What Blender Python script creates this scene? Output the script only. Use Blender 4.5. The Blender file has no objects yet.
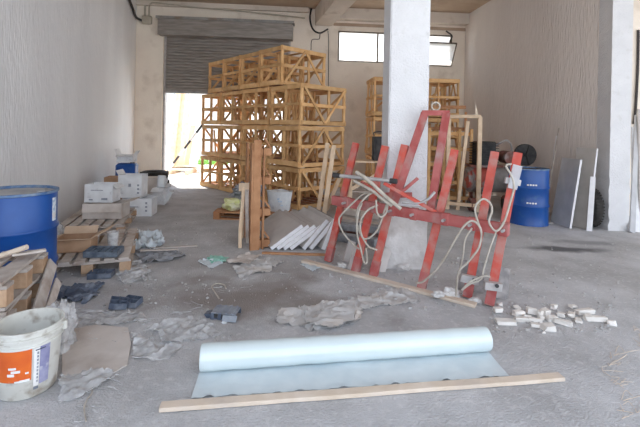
import bpy, bmesh, math, random
from mathutils import Vector, Matrix, noise
from math import radians, sin, cos, pi
random.seed(7)
SC = bpy.context.scene
COL = SC.collection
V = Vector

# ---------------------------------------------------------------- camera frame helpers (layout measured from the photo)
F = 400.0; H = 1.4; TH = radians(1.2)
def ray(px, py):
    u = px - 320; v = py - 131
    return (u*cos(TH) + v*sin(TH))/F, (-u*sin(TH) + v*cos(TH))/F
def P(px, py, Z):
    a, b = ray(px, py); return V((a*Z, Z, H - b*Z))
def G(px, py, h=0.0):
    a, b = ray(px, py); Z = (H - h)/b; return V((a*Z, Z, h))

# ---------------------------------------------------------------- materials
MATS = {}
def mat(name, c1, c2=None, scale=6, rough=.8, bump=0, bscale=40, stretch=(1, 1, 1), metal=0, lo=.35, hi=.65,
        c3=None, s3=2, lo3=.5, hi3=.7, rnd=0, trans=0, sheer=0, coord='Object', detail=6, spec=.4):
    if name in MATS: return MATS[name]
    m = bpy.data.materials.new(name); m.use_nodes = True
    nt = m.node_tree; N = nt.nodes; L = nt.links
    b = N['Principled BSDF']; out = N['Material Output']
    b.inputs['Roughness'].default_value = rough; b.inputs['Metallic'].default_value = metal
    b.inputs['Specular IOR Level'].default_value = spec
    b.inputs['Base Color'].default_value = (*c1, 1)
    tc = N.new('ShaderNodeTexCoord'); mp = N.new('ShaderNodeMapping'); mp.inputs['Scale'].default_value = stretch
    L.new(tc.outputs[coord], mp.inputs[0])
    oi = N.new('ShaderNodeObjectInfo')
    col = None
    def nz(sc, dt=detail):
        n = N.new('ShaderNodeTexNoise'); n.inputs['Scale'].default_value = sc; n.inputs['Detail'].default_value = dt
        n.noise_dimensions = '3D'; L.new(mp.outputs[0], n.inputs['Vector']); return n
    def ramp(src, a, b_):
        r = N.new('ShaderNodeMapRange'); r.inputs['From Min'].default_value = a; r.inputs['From Max'].default_value = b_
        L.new(src, r.inputs['Value']); return r.outputs[0]
    def mix(fac, a, b_):
        x = N.new('ShaderNodeMix'); x.data_type = 'RGBA'
        if hasattr(fac, 'links'): L.new(fac, x.inputs[0])
        else: x.inputs[0].default_value = fac
        for i, c in ((6, a), (7, b_)):
            if hasattr(c, 'links'): L.new(c, x.inputs[i])
            else: x.inputs[i].default_value = (*c, 1)
        return x.outputs[2]
    if c2:
        col = mix(ramp(nz(scale).outputs[0], lo, hi), c1, c2)
    if c3:
        col = mix(ramp(nz(s3).outputs[0], lo3, hi3), col if col else c1, c3)
    if rnd and col:
        hs = N.new('ShaderNodeHueSaturation')
        r = N.new('ShaderNodeMapRange'); r.inputs['To Min'].default_value = 1 - rnd; r.inputs['To Max'].default_value = 1 + rnd
        L.new(oi.outputs['Random'], r.inputs['Value']); L.new(r.outputs[0], hs.inputs['Value']); L.new(col, hs.inputs['Color'])
        col = hs.outputs[0]
    if col: L.new(col, b.inputs['Base Color'])
    if bump:
        bp = N.new('ShaderNodeBump'); bp.inputs['Strength'].default_value = bump; bp.inputs['Distance'].default_value = .02
        L.new(nz(bscale, 4).outputs[0], bp.inputs['Height']); L.new(bp.outputs[0], b.inputs['Normal'])
    if trans or sheer:
        last = b.outputs[0]
        if trans:
            t = N.new('ShaderNodeBsdfTranslucent')
            if col: L.new(col, t.inputs[0])
            else: t.inputs[0].default_value = (*c1, 1)
            ms = N.new('ShaderNodeMixShader'); ms.inputs[0].default_value = trans
            L.new(last, ms.inputs[1]); L.new(t.outputs[0], ms.inputs[2]); last = ms.outputs[0]
        if sheer:
            t = N.new('ShaderNodeBsdfTransparent'); ms = N.new('ShaderNodeMixShader'); ms.inputs[0].default_value = sheer
            L.new(last, ms.inputs[1]); L.new(t.outputs[0], ms.inputs[2]); last = ms.outputs[0]
        L.new(last, out.inputs[0])
    MATS[name] = m; return m

M_pine = mat('pine', (.60, .34, .14), (.76, .49, .24), 5, .75, .15, 60, (1, 1, 1), rnd=.16, c3=(.46, .26, .10), s3=2.2, lo3=.56, hi3=.8)
M_deck = mat('crate_deck', (.24, .10, .06), (.38, .20, .11), 7, .85, .2, rnd=.1)
M_pale = mat('pale_wood', (.62, .46, .31), (.74, .58, .42), 7, .8, .2, 60, rnd=.1)
M_orange = mat('orange_wood', (.36, .17, .08), (.50, .27, .14), 6, .8, .2, rnd=.12)
M_plank = mat('dusty_plank', (.60, .49, .38), (.70, .60, .50), 6, .85, .2, c3=(.50, .42, .35), s3=3)
M_palgrey = mat('weathered_pallet', (.43, .38, .34), (.56, .51, .47), 9, .9, .3, rnd=.14, c3=(.28, .20, .15), s3=4, lo3=.55, hi3=.75)
M_palbrown = mat('pallet_block', (.36, .23, .14), (.48, .33, .22), 12, .9, .3, rnd=.12)
M_blue = mat('drum_blue', (.004, .055, .25), (.008, .08, .32), 3, .42, .03, 20, c3=(.03, .10, .26), s3=9, lo3=.58, hi3=.8, spec=.5)
M_bluerim = mat('drum_rim', (.06, .14, .30), (.20, .26, .34), 20, .45, 0)
M_drumtop = mat('drum_lid', (.30, .31, .33), (.44, .44, .45), 6, .7, .1)
M_blacklid = mat('black_lid', (.03, .03, .035), (.07, .07, .08), 6, .6)
M_card = mat('cardboard', (.50, .36, .25), (.58, .44, .32), 8, .85, .1, rnd=.06)
M_cardd = mat('cardboard_brown', (.36, .22, .13), (.47, .30, .19), 6, .85, .1)
M_cardg = mat('dusty_cardboard', (.54, .49, .45), (.62, .57, .53), 5, .9, .1, c3=(.40, .34, .30), s3=3)
M_whitebox = mat('white_carton', (.74, .76, .78), (.66, .67, .69), 9, .7, .05, c3=(.45, .45, .47), s3=11, lo3=.6, hi3=.78)
M_paper = mat('white_paper', (.82, .85, .87), (.70, .74, .77), 9, .7, .1, trans=.15)
M_ink = mat('grey_print', (.22, .24, .28), (.30, .32, .36), 30, .7)
M_red = mat('red_paint', (.44, .05, .035), (.54, .09, .06), 7, .55, .08, 50, c3=(.42, .19, .16), s3=9, lo3=.42, hi3=.66)
M_redd = mat('dusty_red_paint', (.34, .07, .065), (.43, .13, .12), 8, .7, .1, 50, c3=(.38, .24, .22), s3=7, lo3=.5, hi3=.75)
M_steel = mat('grey_steel', (.36, .35, .35), (.48, .46, .45), 12, .55, .1, metal=.3)
M_steel2 = mat('dusty_plate', (.20, .19, .19), (.34, .32, .31), 12, .8, .1)
M_dark = mat('dark_rubber', (.025, .025, .028), (.06, .058, .058), 9, .75, .1)
M_hose = mat('dusty_hose', (.36, .32, .27), (.50, .46, .40), 14, .7, .05)
M_slab = mat('grey_board', (.50, .47, .45), (.60, .57, .54), 5, .75, .08, c3=(.42, .39, .37), s3=2.5, lo3=.52, hi3=.75)
M_slabedge = mat('white_board_edge', (.80, .80, .82), (.72, .72, .74), 10, .7)
M_slabblue = mat('bluegrey_board', (.40, .405, .42), (.48, .485, .50), 5, .6, .05)
M_slabtan = mat('tan_board', (.40, .375, .35), (.47, .445, .42), 5, .7, .05)
M_plast = mat('clear_plastic', (.70, .73, .76), (.60, .62, .65), 9, .3, .3, 30, trans=.3, sheer=.35, spec=.6)
M_plastw = mat('white_plastic', (.78, .85, .89), (.66, .72, .76), 9, .35, .2, 30, trans=.2)
M_dust = mat('dusty_sheeting', (.44, .43, .42), (.56, .55, .54), 9, .8, .3, 30, c3=(.56, .51, .46), s3=4, lo3=.5, hi3=.7)
M_dustplast = mat('dusty_plastic', (.52, .52, .52), (.80, .81, .82), 22, .35, .4, 50, sheer=.5)
M_navy = mat('navy_plastic', (.05, .065, .10), (.12, .145, .19), 14, .5, .1, c3=(.30, .32, .36), s3=9, lo3=.55, hi3=.8)
M_greyp = mat('grey_plastic', (.20, .22, .26), (.30, .33, .37), 14, .5, .1)
M_film = mat('film_roll', (.63, .73, .745), (.68, .77, .78), 5, .22, .04, 8, (1, 1, 1), trans=.08, spec=.9)
M_filmsheet = mat('film_sheet', (.53, .60, .63), (.61, .67, .69), 7, .4, .15, 14, spec=.5)
M_bucket = mat('bucket_white', (.66, .66, .62), (.56, .55, .50), 5, .5, .08, c3=(.34, .30, .25), s3=13, lo3=.54, hi3=.70)
M_labor = mat('label_orange', (.72, .15, .02), (.64, .11, .02), 9, .5, c3=(.62, .40, .28), s3=14, lo3=.66, hi3=.78)
M_labpur = mat('label_violet', (.20, .20, .36), (.34, .34, .48), 14, .5, c3=(.55, .55, .60), s3=20, lo3=.55, hi3=.7)
M_labwh = mat('label_white', (.80, .80, .80), (.72, .70, .68), 14, .5)
M_labblue = mat('label_pale_blue', (.35, .50, .66), (.70, .76, .80), 30, .5, lo=.45, hi=.55)
M_rubble = mat('broken_tile', (.66, .62, .57), (.78, .75, .71), 9, .85, .2, rnd=.12)
M_grit = mat('grit', (.36, .35, .34), (.52, .51, .50), 9, .9, .2)
M_rust = mat('rusty_metal', (.14, .06, .045), (.27, .11, .09), 8, .7, .15, c3=(.38, .34, .33), s3=5, lo3=.52, hi3=.75)
M_shut = mat('shutter_steel', (.22, .20, .185), (.33, .305, .28), 3, .45, .05, 30, (1, 1, 8), metal=.35, c3=(.27, .24, .21), s3=2, lo3=.5, hi3=.8)
M_shutbox = mat('shutter_box', (.24, .24, .23), (.33, .32, .31), 5, .5, .05, metal=.3, c3=(.25, .17, .11), s3=3, lo3=.55, hi3=.75)
M_frame = mat('window_frame', (.10, .085, .07), (.20, .16, .12), 12, .7)
M_glass = mat('dusty_glass', (.9, .9, .88), None, rough=.3, trans=.75, sheer=.45)
M_conduit = mat('conduit', (.42, .38, .30), (.50, .46, .38), 9, .7)
M_cable = mat('black_cable', (.03, .03, .03), (.06, .05, .05), 9, .7)
M_yellow = mat('yellow_bag', (.62, .66, .24), (.76, .78, .48), 12, .5, .2, c3=(.75, .76, .70), s3=6)
M_green = mat('green_plastic', (.22, .52, .42), (.36, .62, .54), 12, .5, .1)
M_sack = mat('white_sack', (.70, .73, .75), (.60, .63, .66), 12, .6, .3, c3=(.35, .38, .42), s3=14, lo3=.64, hi3=.74)
M_greysack = mat('grey_sacking', (.16, .17, .19), (.32, .33, .35), 12, .7, .4)
M_concw = mat('white_concrete', (.73, .735, .75), (.66, .665, .68), 3, .85, .5, 55, c3=(.60, .60, .60), s3=9, lo3=.6, hi3=.8)
M_concp = mat('raw_plaster', (.56, .545, .53), (.68, .67, .66), 6, .9, .7, 22, c3=(.44, .42, .40), s3=5, lo3=.5, hi3=.7)
M_left = mat('stucco_left', (.80, .81, .82), (.72, .73, .745), 1.2, .85, .75, 30, (1, 1, .22), c3=(.65, .655, .66), s3=.9, lo3=.52, hi3=.8)
M_right = mat('stucco_right', (.70, .65, .615), (.77, .72, .68), 1.2, .85, .9, 30, (1, 1, .16), c3=(.64, .60, .57), s3=.8, lo3=.5, hi3=.8)
M_back = mat('plaster_back', (.76, .68, .59), (.83, .76, .66), 1.5, .85, .25, 30, c3=(.60, .52, .43), s3=2.5, lo3=.55, hi3=.8)
M_ceil = mat('ceiling_concrete', (.40, .30, .22), (.49, .38, .285), 1.4, .9, .3, 8, c3=(.36, .26, .19), s3=2.5, lo3=.5, hi3=.75)
M_beam = mat('beam_concrete', (.60, .54, .47), (.70, .63, .55), 1.5, .85, .2, 20, c3=(.42, .34, .27), s3=3, lo3=.55, hi3=.8)
M_out = mat('outside_plaster', (.80, .74, .64), (.86, .81, .72), 1.5, .9)
M_outg = mat('outside_ground', (.62, .60, .56), (.72, .70, .66), 2, .95, .2)
M_grass = mat('grass', (.20, .42, .08), (.36, .58, .16), 20, .9, .3)
M_tank = mat('tank_paint', (.24, .22, .21), (.36, .34, .33), 5, .5, .05, c3=(.40, .08, .06), s3=2.2, lo3=.50, hi3=.54)
M_rubber = mat('tyre_rubber', (.018, .017, .016), (.05, .045, .04), 12, .85, .3)
M_mesh = mat('plastic_tray', (.07, .09, .12), (.17, .20, .24), 16, .6, .1)

# floor: dusty concrete with damp dark stains of their own shape
def floor_mat():
    m = mat('floor_concrete', (.40, .40, .405), (.53, .53, .54), 2.6, .85, .5, 80, c3=(.345, .335, .33), s3=1.1, lo3=.5, hi3=.75)
    nt = m.node_tree; N = nt.nodes; L = nt.links; b = N['Principled BSDF']
    src = b.inputs['Base Color'].links[0].from_socket
    tc = N.new('ShaderNodeTexCoord')
    nz = N.new('ShaderNodeTexNoise'); nz.inputs['Scale'].default_value = 2.2; nz.inputs['Detail'].default_value = 7
    L.new(tc.outputs['Object'], nz.inputs['Vector'])
    fine = N.new('ShaderNodeTexNoise'); fine.inputs['Scale'].default_value = 24; fine.inputs['Detail'].default_value = 8
    L.new(tc.outputs['Object'], fine.inputs['Vector'])
    fr = N.new('ShaderNodeMapRange'); fr.inputs['From Min'].default_value = .52; fr.inputs['From Max'].default_value = .75
    fr.inputs['To Max'].default_value = .55
    L.new(fine.outputs[0], fr.inputs['Value'])
    mx = N.new('ShaderNodeMix'); mx.data_type = 'RGBA'; L.new(fr.outputs[0], mx.inputs[0]); L.new(src, mx.inputs[6])
    mx.inputs[7].default_value = (.66, .65, .645, 1); src = mx.outputs[2]
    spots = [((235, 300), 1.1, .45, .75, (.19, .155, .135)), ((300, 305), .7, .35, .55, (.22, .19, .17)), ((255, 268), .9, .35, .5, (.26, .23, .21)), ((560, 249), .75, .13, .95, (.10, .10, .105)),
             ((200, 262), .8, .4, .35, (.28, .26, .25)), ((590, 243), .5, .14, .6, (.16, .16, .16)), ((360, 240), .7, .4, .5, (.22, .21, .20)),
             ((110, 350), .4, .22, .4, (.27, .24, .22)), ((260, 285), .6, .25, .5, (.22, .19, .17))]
    for (px, rx, ry, st, c) in spots:
        g = G(*px)
        mp = N.new('ShaderNodeMapping'); mp.vector_type = 'POINT'
        mp.inputs['Location'].default_value = (-g.x/rx, -g.y/ry, 0); mp.inputs['Scale'].default_value = (1/rx, 1/ry, 0)
        L.new(tc.outputs['Object'], mp.inputs[0])
        ln = N.new('ShaderNodeVectorMath'); ln.operation = 'LENGTH'; L.new(mp.outputs[0], ln.inputs[0])
        ad = N.new('ShaderNodeMath'); ad.operation = 'MULTIPLY_ADD'; ad.inputs[1].default_value = 2.6
        L.new(nz.outputs[0], ad.inputs[0]); L.new(ln.outputs['Value'], ad.inputs[2])
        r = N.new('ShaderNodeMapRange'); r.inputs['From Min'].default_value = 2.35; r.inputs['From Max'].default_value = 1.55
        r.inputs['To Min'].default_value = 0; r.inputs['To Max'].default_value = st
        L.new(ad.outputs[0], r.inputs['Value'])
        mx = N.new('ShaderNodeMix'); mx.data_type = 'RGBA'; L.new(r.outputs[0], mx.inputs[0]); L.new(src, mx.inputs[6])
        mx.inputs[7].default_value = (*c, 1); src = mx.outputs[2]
    L.new(src, b.inputs['Base Color'])
    return m
M_floor = floor_mat()

# ---------------------------------------------------------------- object helpers
MW = {}
def link(o):
    COL.objects.link(o); return o
def thing(name, label, cat, loc=(0, 0, 0), rotz=0, group=None):
    o = link(bpy.data.objects.new(name, None)); o.empty_display_size = .1
    o.location = loc; o.rotation_euler = (0, 0, rotz); o['label'] = label; o['category'] = cat
    if group: o['group'] = group
    MW[o.name] = Matrix.Translation(V(loc)) @ Matrix.Rotation(rotz, 4, 'Z')
    return o
def obj(name, bm, m, parent=None, smooth=False, world=False):
    if world and parent is not None:
        k = parent
        while k.name not in MW: k = k.parent
        bm.transform(MW[k.name].inverted())
    bmesh.ops.recalc_face_normals(bm, faces=bm.faces)
    me = bpy.data.meshes.new(name); bm.normal_update(); bm.to_mesh(me); bm.free()
    me.materials.append(m)
    if smooth:
        for p in me.polygons: p.use_smooth = True
        try: me.set_sharp_from_angle(angle=radians(40))
        except Exception: pass
    o = link(bpy.data.objects.new(name, me))
    if parent is not None: o.parent = parent
    return o
def single(name, bm, m, label, cat, loc=None, group=None, smooth=False):
    if loc is None:
        xs = [v.co for v in bm.verts]
        loc = V((sum(c.x for c in xs)/len(xs), sum(c.y for c in xs)/len(xs), min(c.z for c in xs)))
    bm.transform(Matrix.Translation(-V(loc)))
    o = obj(name, bm, m, None, smooth); o.location = loc
    o['label'] = label; o['category'] = cat
    if group: o['group'] = group
    MW[o.name] = Matrix.Translation(V(loc))
    return o
def struct(name, bm, m, parent=None, smooth=False):
    o = obj(name, bm, m, parent, smooth)
    if parent is None: o['kind'] = 'structure'; MW[o.name] = Matrix.Identity(4)
    return o
def dup(root, loc, rotz, label, group=None):
    r = root.copy(); COL.objects.link(r); r.location = loc; r.rotation_euler = (0, 0, rotz); r['label'] = label
    if group: r['group'] = group
    for ch in list(root.children):
        c = ch.copy(); COL.objects.link(c); c.parent = r
        for g in ch.children:
            d = g.copy(); COL.objects.link(d); d.parent = c
    return r
NB = bmesh.new
def box(bm, c, s, R=None, bevel=0):
    M = Matrix.Translation(V(c)) @ (R.to_4x4() if R else Matrix.Identity(4)) @ Matrix.Diagonal((*s, 1))
    r = bmesh.ops.create_cube(bm, size=1, matrix=M)
    if bevel:
        es = set(e for v in r['verts'] for e in v.link_edges)
        bmesh.ops.bevel(bm, geom=list(es), offset=bevel, segments=1, affect='EDGES', profile=.5)
    return bm
def frame(p, q, up=V((0, 0, 1))):
    d = (V(q) - V(p)); L = d.length; d.normalize()
    up = V(up)
    if abs(d.dot(up)) > .98: up = V((0, 1, 0))
    s = d.cross(up).normalized(); n = s.cross(d).normalized()
    R = Matrix((d, s, n)).transposed()
    return R, L, (V(p) + V(q))/2
def board(bm, p, q, w, t, up=V((0, 0, 1)), bevel=0):
    """w across (side), t along 'up' side"""
    R, L, c = frame(p, q, up); return box(bm, c, (L, w, t), R, bevel)
def channel(bm, p, q, w, t, up, th=.008):
    R, L, c = frame(p, q, up); s = R.col[1]; n = R.col[2]
    box(bm, c + n*(t/2), (L, w, th), R)
    box(bm, c + s*(w/2), (L, th, t), R); box(bm, c - s*(w/2), (L, th, t), R)
    return bm
def shell(bm, th):
    """give an open surface a real thickness"""
    bm.normal_update(); fs = bm.faces[:]; vs = [v for v in bm.verts if v.link_faces]
    up = sum(f.normal.z*f.calc_area() for f in fs)
    if up < -1e-6:
        bmesh.ops.reverse_faces(bm, faces=fs); bm.normal_update()
    nv = {v: bm.verts.new(v.co - v.normal*th) for v in vs}
    edges = [(e, e.link_faces[0]) for e in bm.edges if len(e.link_faces) == 1]
    for f in fs: bm.faces.new([nv[v] for v in reversed(f.verts)])
    for e, f in edges:
        a, b = e.verts
        for lp in f.loops:
            if lp.edge == e: a = lp.vert; b = lp.link_loop_next.vert
        try: bm.faces.new((b, a, nv[a], nv[b]))
        except ValueError: pass
def cyl(bm, p, q, r1, r2=None, seg=16, caps=True):
    r2 = r1 if r2 is None else r2
    R, L, c = frame(p, q)
    M = Matrix.Translation(c) @ R.to_4x4() @ Matrix.Rotation(radians(90), 4, 'Y')
    bmesh.ops.create_cone(bm, segments=seg, radius1=r1, radius2=r2, depth=L, cap_ends=caps, matrix=M)
    return bm
def lathe(bm, prof, seg=40, c=(0, 0, 0), M=None):
    rings = []
    for (r, z) in prof:
        ring = []
        for i in range(seg):
            a = 2*pi*i/seg; co = V((r*cos(a), r*sin(a), z))
            if M: co = M @ co
            ring.append(bm.verts.new(co + V(c)))
        rings.append(ring)
    for a, b in zip(rings, rings[1:]):
        for i in range(seg):
            j = (i+1) % seg; bm.faces.new((a[i], a[j], b[j], b[i]))
    return rings
def cr(pts, n=6):
    pts = [V(p) for p in pts]
    e = [pts[0]*2 - pts[1]] + pts + [pts[-1]*2 - pts[-2]]
    out = []
    for i in range(1, len(e)-2):
        for k in range(n):
            t = k/n; a, b, c, d = e[i-1], e[i], e[i+1], e[i+2]
            out.append(.5*((2*b) + (c-a)*t + (2*a-5*b+4*c-d)*t*t + (3*b-a-3*c+d)*t**3))
    out.append(pts[-1]); return out
def tube(bm, pts, r, seg=8, smooth=True, n=6):
    if smooth and len(pts) > 2: pts = cr(pts, n)
    pts = [V(p) for p in pts]; rings = []
    up = V((.3, .2, .93)).normalized()
    for i, p in enumerate(pts):
        d = (pts[min(i+1, len(pts)-1)] - pts[max(i-1, 0)]).normalized()
        s = d.cross(up)
        if s.length < 1e-3: s = d.cross(V((1, 0, 0)))
        s.normalize(); u = s.cross(d)
        up = u
        rings.append([bm.verts.new(p + s*cos(2*pi*k/seg)*r + u*sin(2*pi*k/seg)*r) for k in range(seg)])
    for a, b in zip(rings, rings[1:]):
        for i in range(seg):
            j = (i+1) % seg; bm.faces.new((a[i], a[j], b[j], b[i]))
    bm.faces.new(rings[0][::-1]); bm.faces.new(rings[-1])
    return bm
def poly_prism(bm, pts, z0, z1):
    a = [bm.verts.new((p[0], p[1], z0)) for p in pts]; b = [bm.verts.new((p[0], p[1], z1)) for p in pts]
    n = len(pts)
    bm.faces.new(a[::-1]); bm.faces.new(b)
    for i in range(n):
        j = (i+1) % n; bm.faces.new((a[i], a[j], b[j], b[i]))
    bmesh.ops.recalc_face_normals(bm, faces=bm.faces)
    return bm
def inside(p, poly):
    c = False; n = len(poly)
    for i in range(n):
        a, b = poly[i], poly[i-1]
        if (a[1] > p[1]) != (b[1] > p[1]) and p[0] < (b[0]-a[0])*(p[1]-a[1])/(b[1]-a[1]) + a[0]: c = not c
    return c
def crumple(pix, amp=.05, step=.025, seed=0, freq=6, base=.004, h=0, thick=.003, pts=None, ragged=.03):
    """crumpled sheet lying on the floor inside an outline given by floor points"""
    poly = pts or [tuple(G(x, y, h)[:2]) for x, y in pix]
    x0 = min(p[0] for p in poly); x1 = max(p[0] for p in poly); y0 = min(p[1] for p in poly); y1 = max(p[1] for p in poly)
    nx = max(4, int((x1-x0)/step)); ny = max(4, int((y1-y0)/step))
    bm = NB(); vs = {}
    amp *= .75
    def z(x, y):
        x, y = x + .05*noise.noise(V((x*8, y*8, seed))), y + .05*noise.noise(V((y*8, x*8, seed+3)))
        p = V((x*freq + seed*7.3, y*freq - seed*3.1, seed))
        a = 1 - abs(noise.noise(p))*2.2; b = 1 - abs(noise.noise(p*2.3))*2
        c = noise.noise(p*5)
        return base + h + amp*max(0, .62*max(0, a)**2 + .33*max(0, b)**2 + .12*c - .12)
    def gv(i, j):
        if (i, j) not in vs:
            x = x0+(x1-x0)*i/nx; y = y0+(y1-y0)*j/ny
            dx = noise.noise(V((x*9+seed, y*9, 1)))*ragged; dy = noise.noise(V((x*9, y*9+seed, 5)))*ragged
            vs[i, j] = bm.verts.new((x+dx, y+dy, z(x, y)))
        return vs[i, j]
    for i in range(nx):
        for j in range(ny):
            cx = x0+(x1-x0)*(i+.5)/nx; cy = y0+(y1-y0)*(j+.5)/ny
            if inside((cx, cy), poly):
                bm.faces.new((gv(i, j), gv(i+1, j), gv(i+1, j+1), gv(i, j+1)))
    shell(bm, thick)
    return bm
def lump(c, s, seed=0, rough=.35, sub=3, R=None, flat=True, freq=1.6):
    bm = NB(); bmesh.ops.create_icosphere(bm, subdivisions=sub, radius=1)
    for v in bm.verts:
        p = v.co.copy()
        k = 1 + rough*noise.noise(p*freq + V((seed*5.1, seed, 0))) + rough*.5*noise.noise(p*freq*2.6 + V((0, seed, seed)))
        q = V((p.x*k*s[0], p.y*k*s[1], p.z*k*s[2]))
        if R: q = R @ q
        if flat and q.z < -s[2]*.7: q.z = -s[2]*.7
        v.co = q
    mz = min(v.co.z for v in bm.verts)
    bm.transform(Matrix.Translation(V(c) - V((0, 0, mz))))
    return bm

# ---------------------------------------------------------------- camera, world, sun
cam = bpy.data.cameras.new('camera'); co = link(bpy.data.objects.new('camera', cam))
cam.sensor_width = 36; cam.lens = 36*F/640; cam.shift_y = -(213.5-131)/640; cam.clip_end = 200
co.matrix_world = Matrix.Translation((0, 0, H)) @ Matrix.Rotation(radians(90), 4, 'X') @ Matrix.Rotation(TH, 4, 'Z')
SC.camera = co
w = bpy.data.worlds.new('sky'); SC.world = w; w.use_nodes = True
wn = w.node_tree; bg = wn.nodes['Background']
tc = wn.nodes.new('ShaderNodeTexCoord'); sp = wn.nodes.new('ShaderNodeSeparateXYZ'); wn.links.new(tc.outputs['Generated'], sp.inputs[0])
rp = wn.nodes.new('ShaderNodeValToRGB'); wn.links.new(sp.outputs['Z'], rp.inputs[0])
rp.color_ramp.elements[0].position = 0; rp.color_ramp.elements[0].color = (.90, .93, .97, 1)
rp.color_ramp.elements[1].position = .7; rp.color_ramp.elements[1].color = (.62, .76, .98, 1)
wn.links.new(rp.outputs[0], bg.inputs['Color']); bg.inputs['Strength'].default_value = 1.5
sl = bpy.data.lights.new('sun', 'SUN'); sl.energy = 5.0; sl.angle = radians(1.0); sl.color = (1, .94, .84)
so = link(bpy.data.objects.new('sun', sl))
so.rotation_euler = V((-.42, .62, 1.35)).to_track_quat('Z', 'Y').to_euler()
so.location = (-5, 16, 12)
SC.view_settings.view_transform = 'Standard'; SC.view_settings.look = 'None'; SC.view_settings.gamma = 1
SC.view_settings.use_curve_mapping = False; SC.view_settings.exposure = 1.14
SC.cycles.use_denoising = True
SC.cycles.max_bounces = 12; SC.cycles.diffuse_bounces = 8; SC.cycles.transparent_max_bounces = 16
SC.cycles.sample_clamp_indirect = 8

# ---------------------------------------------------------------- the shell
YB = lambda x: 10.2 + .081*(x+4.74)           # inner face of the back wall
XL = lambda y: -3.71 - (y-5.8)*.234           # inner face of the left wall
XR = lambda y: 4.39 - (y-6.05)*.101           # inner face of the right wall
ZC = 4.62
bm = NB(); poly_prism(bm, [(-7, -1.6), (12, -1.6), (12, 11.4), (-7, 11.0)], -.2, 0)
struct('floor', bm, M_floor)
bm = NB(); poly_prism(bm, [(XL(-.9)-.25, -.9), (10, -.9), (10, 11.5), (XL(10.4)-.25, 10.6)], ZC, ZC+.25)
struct('ceiling', bm, M_ceil)
bm = NB(); poly_prism(bm, [(XL(-.9), -.9), (XL(10.45), 10.45), (XL(10.45)-.25, 10.45), (XL(-.9)-.25, -.9)], 0, ZC)
struct('wall_left', bm, M_left)
bm = NB(); poly_prism(bm, [(XR(6.3), 6.3), (4.70, 6.3), (4.70, 11.3), (XR(11.2), 11.2)], 0, ZC)
struct('wall_right', bm, M_right)
# back wall built from pieces around the door and window openings, one mesh
bm = NB()
def wseg(x0, x1, z0, z1):
    poly_prism(bm, [(x0, YB(x0)), (x1, YB(x1)), (x1, YB(x1)+.25), (x0, YB(x0)+.25)], z0, z1)
DX0, DX1, DZ = -4.06, -.82, 3.78
WX0, WX1, WZ0, WZ1 = .43, 3.55, 3.26, 4.08
wseg(-4.95, DX0, 0, ZC); wseg(DX0, DX1, DZ, ZC); wseg(DX1, WX0, 0, ZC)
wseg(WX0, WX1, 0, WZ0); wseg(WX0, WX1, WZ1, ZC); wseg(WX1, 4.4, 0, ZC)
struct('wall_back', bm, M_back)
# bay beyond the right wall
bm = NB(); box(bm, (7.35, 7.25, ZC/2), (5.3, .25, ZC)); struct('wall_bay', bm, M_back)
bm = NB(); box(bm, (7.35, 6.95, 4.35), (5.3, .3, .4)); struct('trim_1', bm, M_beam)
# white end pier of the right wall
bm = NB()
pts = [(4.34, 5.98), (4.63, 5.96), (4.70, 6.3), (XR(6.3)-.005, 6.3)]
poly_prism(bm, pts, 0, ZC)
bmesh.ops.subdivide_edges(bm, edges=[e for e in bm.edges if abs(e.verts[0].co.z-e.verts[1].co.z) > 1], cuts=60)
bmesh.ops.triangulate(bm, faces=[f for f in bm.faces if len(f.verts) > 4])
for v in bm.verts:
    if v.co.y < 6.2 and .01 < v.co.z < ZC-.01:
        k = .03 if v.co.z < .9 else .006
        v.co.x += noise.noise(V((v.co.z*9, v.co.x*3, 2)))*k
struct('trim_2', bm, M_concw)
# beams
bm = NB(); poly_prism(bm, [(-4.9, YB(-4.9)-.1), (-.35, YB(-.35)-.1), (-.35, YB(-.35)-.001), (-4.9, YB(-4.9)-.001)], 4.50, ZC); struct('trim_3', bm, M_beam)
bm = NB(); poly_prism(bm, [(.35, YB(.35)-.22), (3.97, YB(3.97)-.22), (3.92, YB(3.92)-.001), (.35, YB(.35)-.001)], 4.34, ZC); struct('trim_4', bm, M_beam)
bm = NB()
d = V((.22, -1, 0)); a0 = V((-.19, 10.5, 0)); a1 = a0 + d*11.3
poly_prism(bm, [a0[:2], (a0.x+.44, a0.y+.02), (a1.x+.44, a1.y), a1[:2]], 4.17, ZC); struct('trim_5', bm, M_beam)
# thin plaster ledge under the long beam along the back wall
bm = NB(); poly_prism(bm, [(.3, YB(.3)-.02), (3.95, YB(3.95)-.02), (3.95, YB(3.95)+.0), (.3, YB(.3)+.0)], 4.20, 4.28); struct('trim_6', bm, M_ceil)
# roller shutter
def slats():
    bm = NB(); z = 3.80; zb = 2.36; n = 19; h = (z-zb)/n
    prof = []
    for i in range(n):
        zz = z - i*h
        prof += [(0, zz), (-.018, zz-h*.25), (-.018, zz-h*.75), (0, zz-h*.97)]
    def ring(x):
        return [bm.verts.new((x, YB(x)+.08+p[0], p[1])) for p in prof]
    a = ring(DX0+.01); b = ring(DX1-.01)
    for i in range(len(prof)-1): bm.faces.new((a[i], a[i+1], b[i+1], b[i]))
    shell(bm, .006)
    return bm
door = struct('door_1', slats(), M_shut)
bm = NB(); poly_prism(bm, [(DX0+.01, YB(DX0)+.05), (DX1-.01, YB(DX1)+.05), (DX1-.01, YB(DX1)+.1), (DX0+.01, YB(DX0)+.1)], 2.30, 2.37)
obj('bottom_bar', bm, M_shutbox, door)
bm = NB(); poly_prism(bm, [(DX0-.06, YB(DX0)-.24), (DX1+.06, YB(DX1)-.24), (DX1+.06, YB(DX1)-.005), (DX0-.06, YB(DX0)-.005)], 3.74, 4.14)
obj('shutter_box', bm, M_shut, door)
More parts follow.
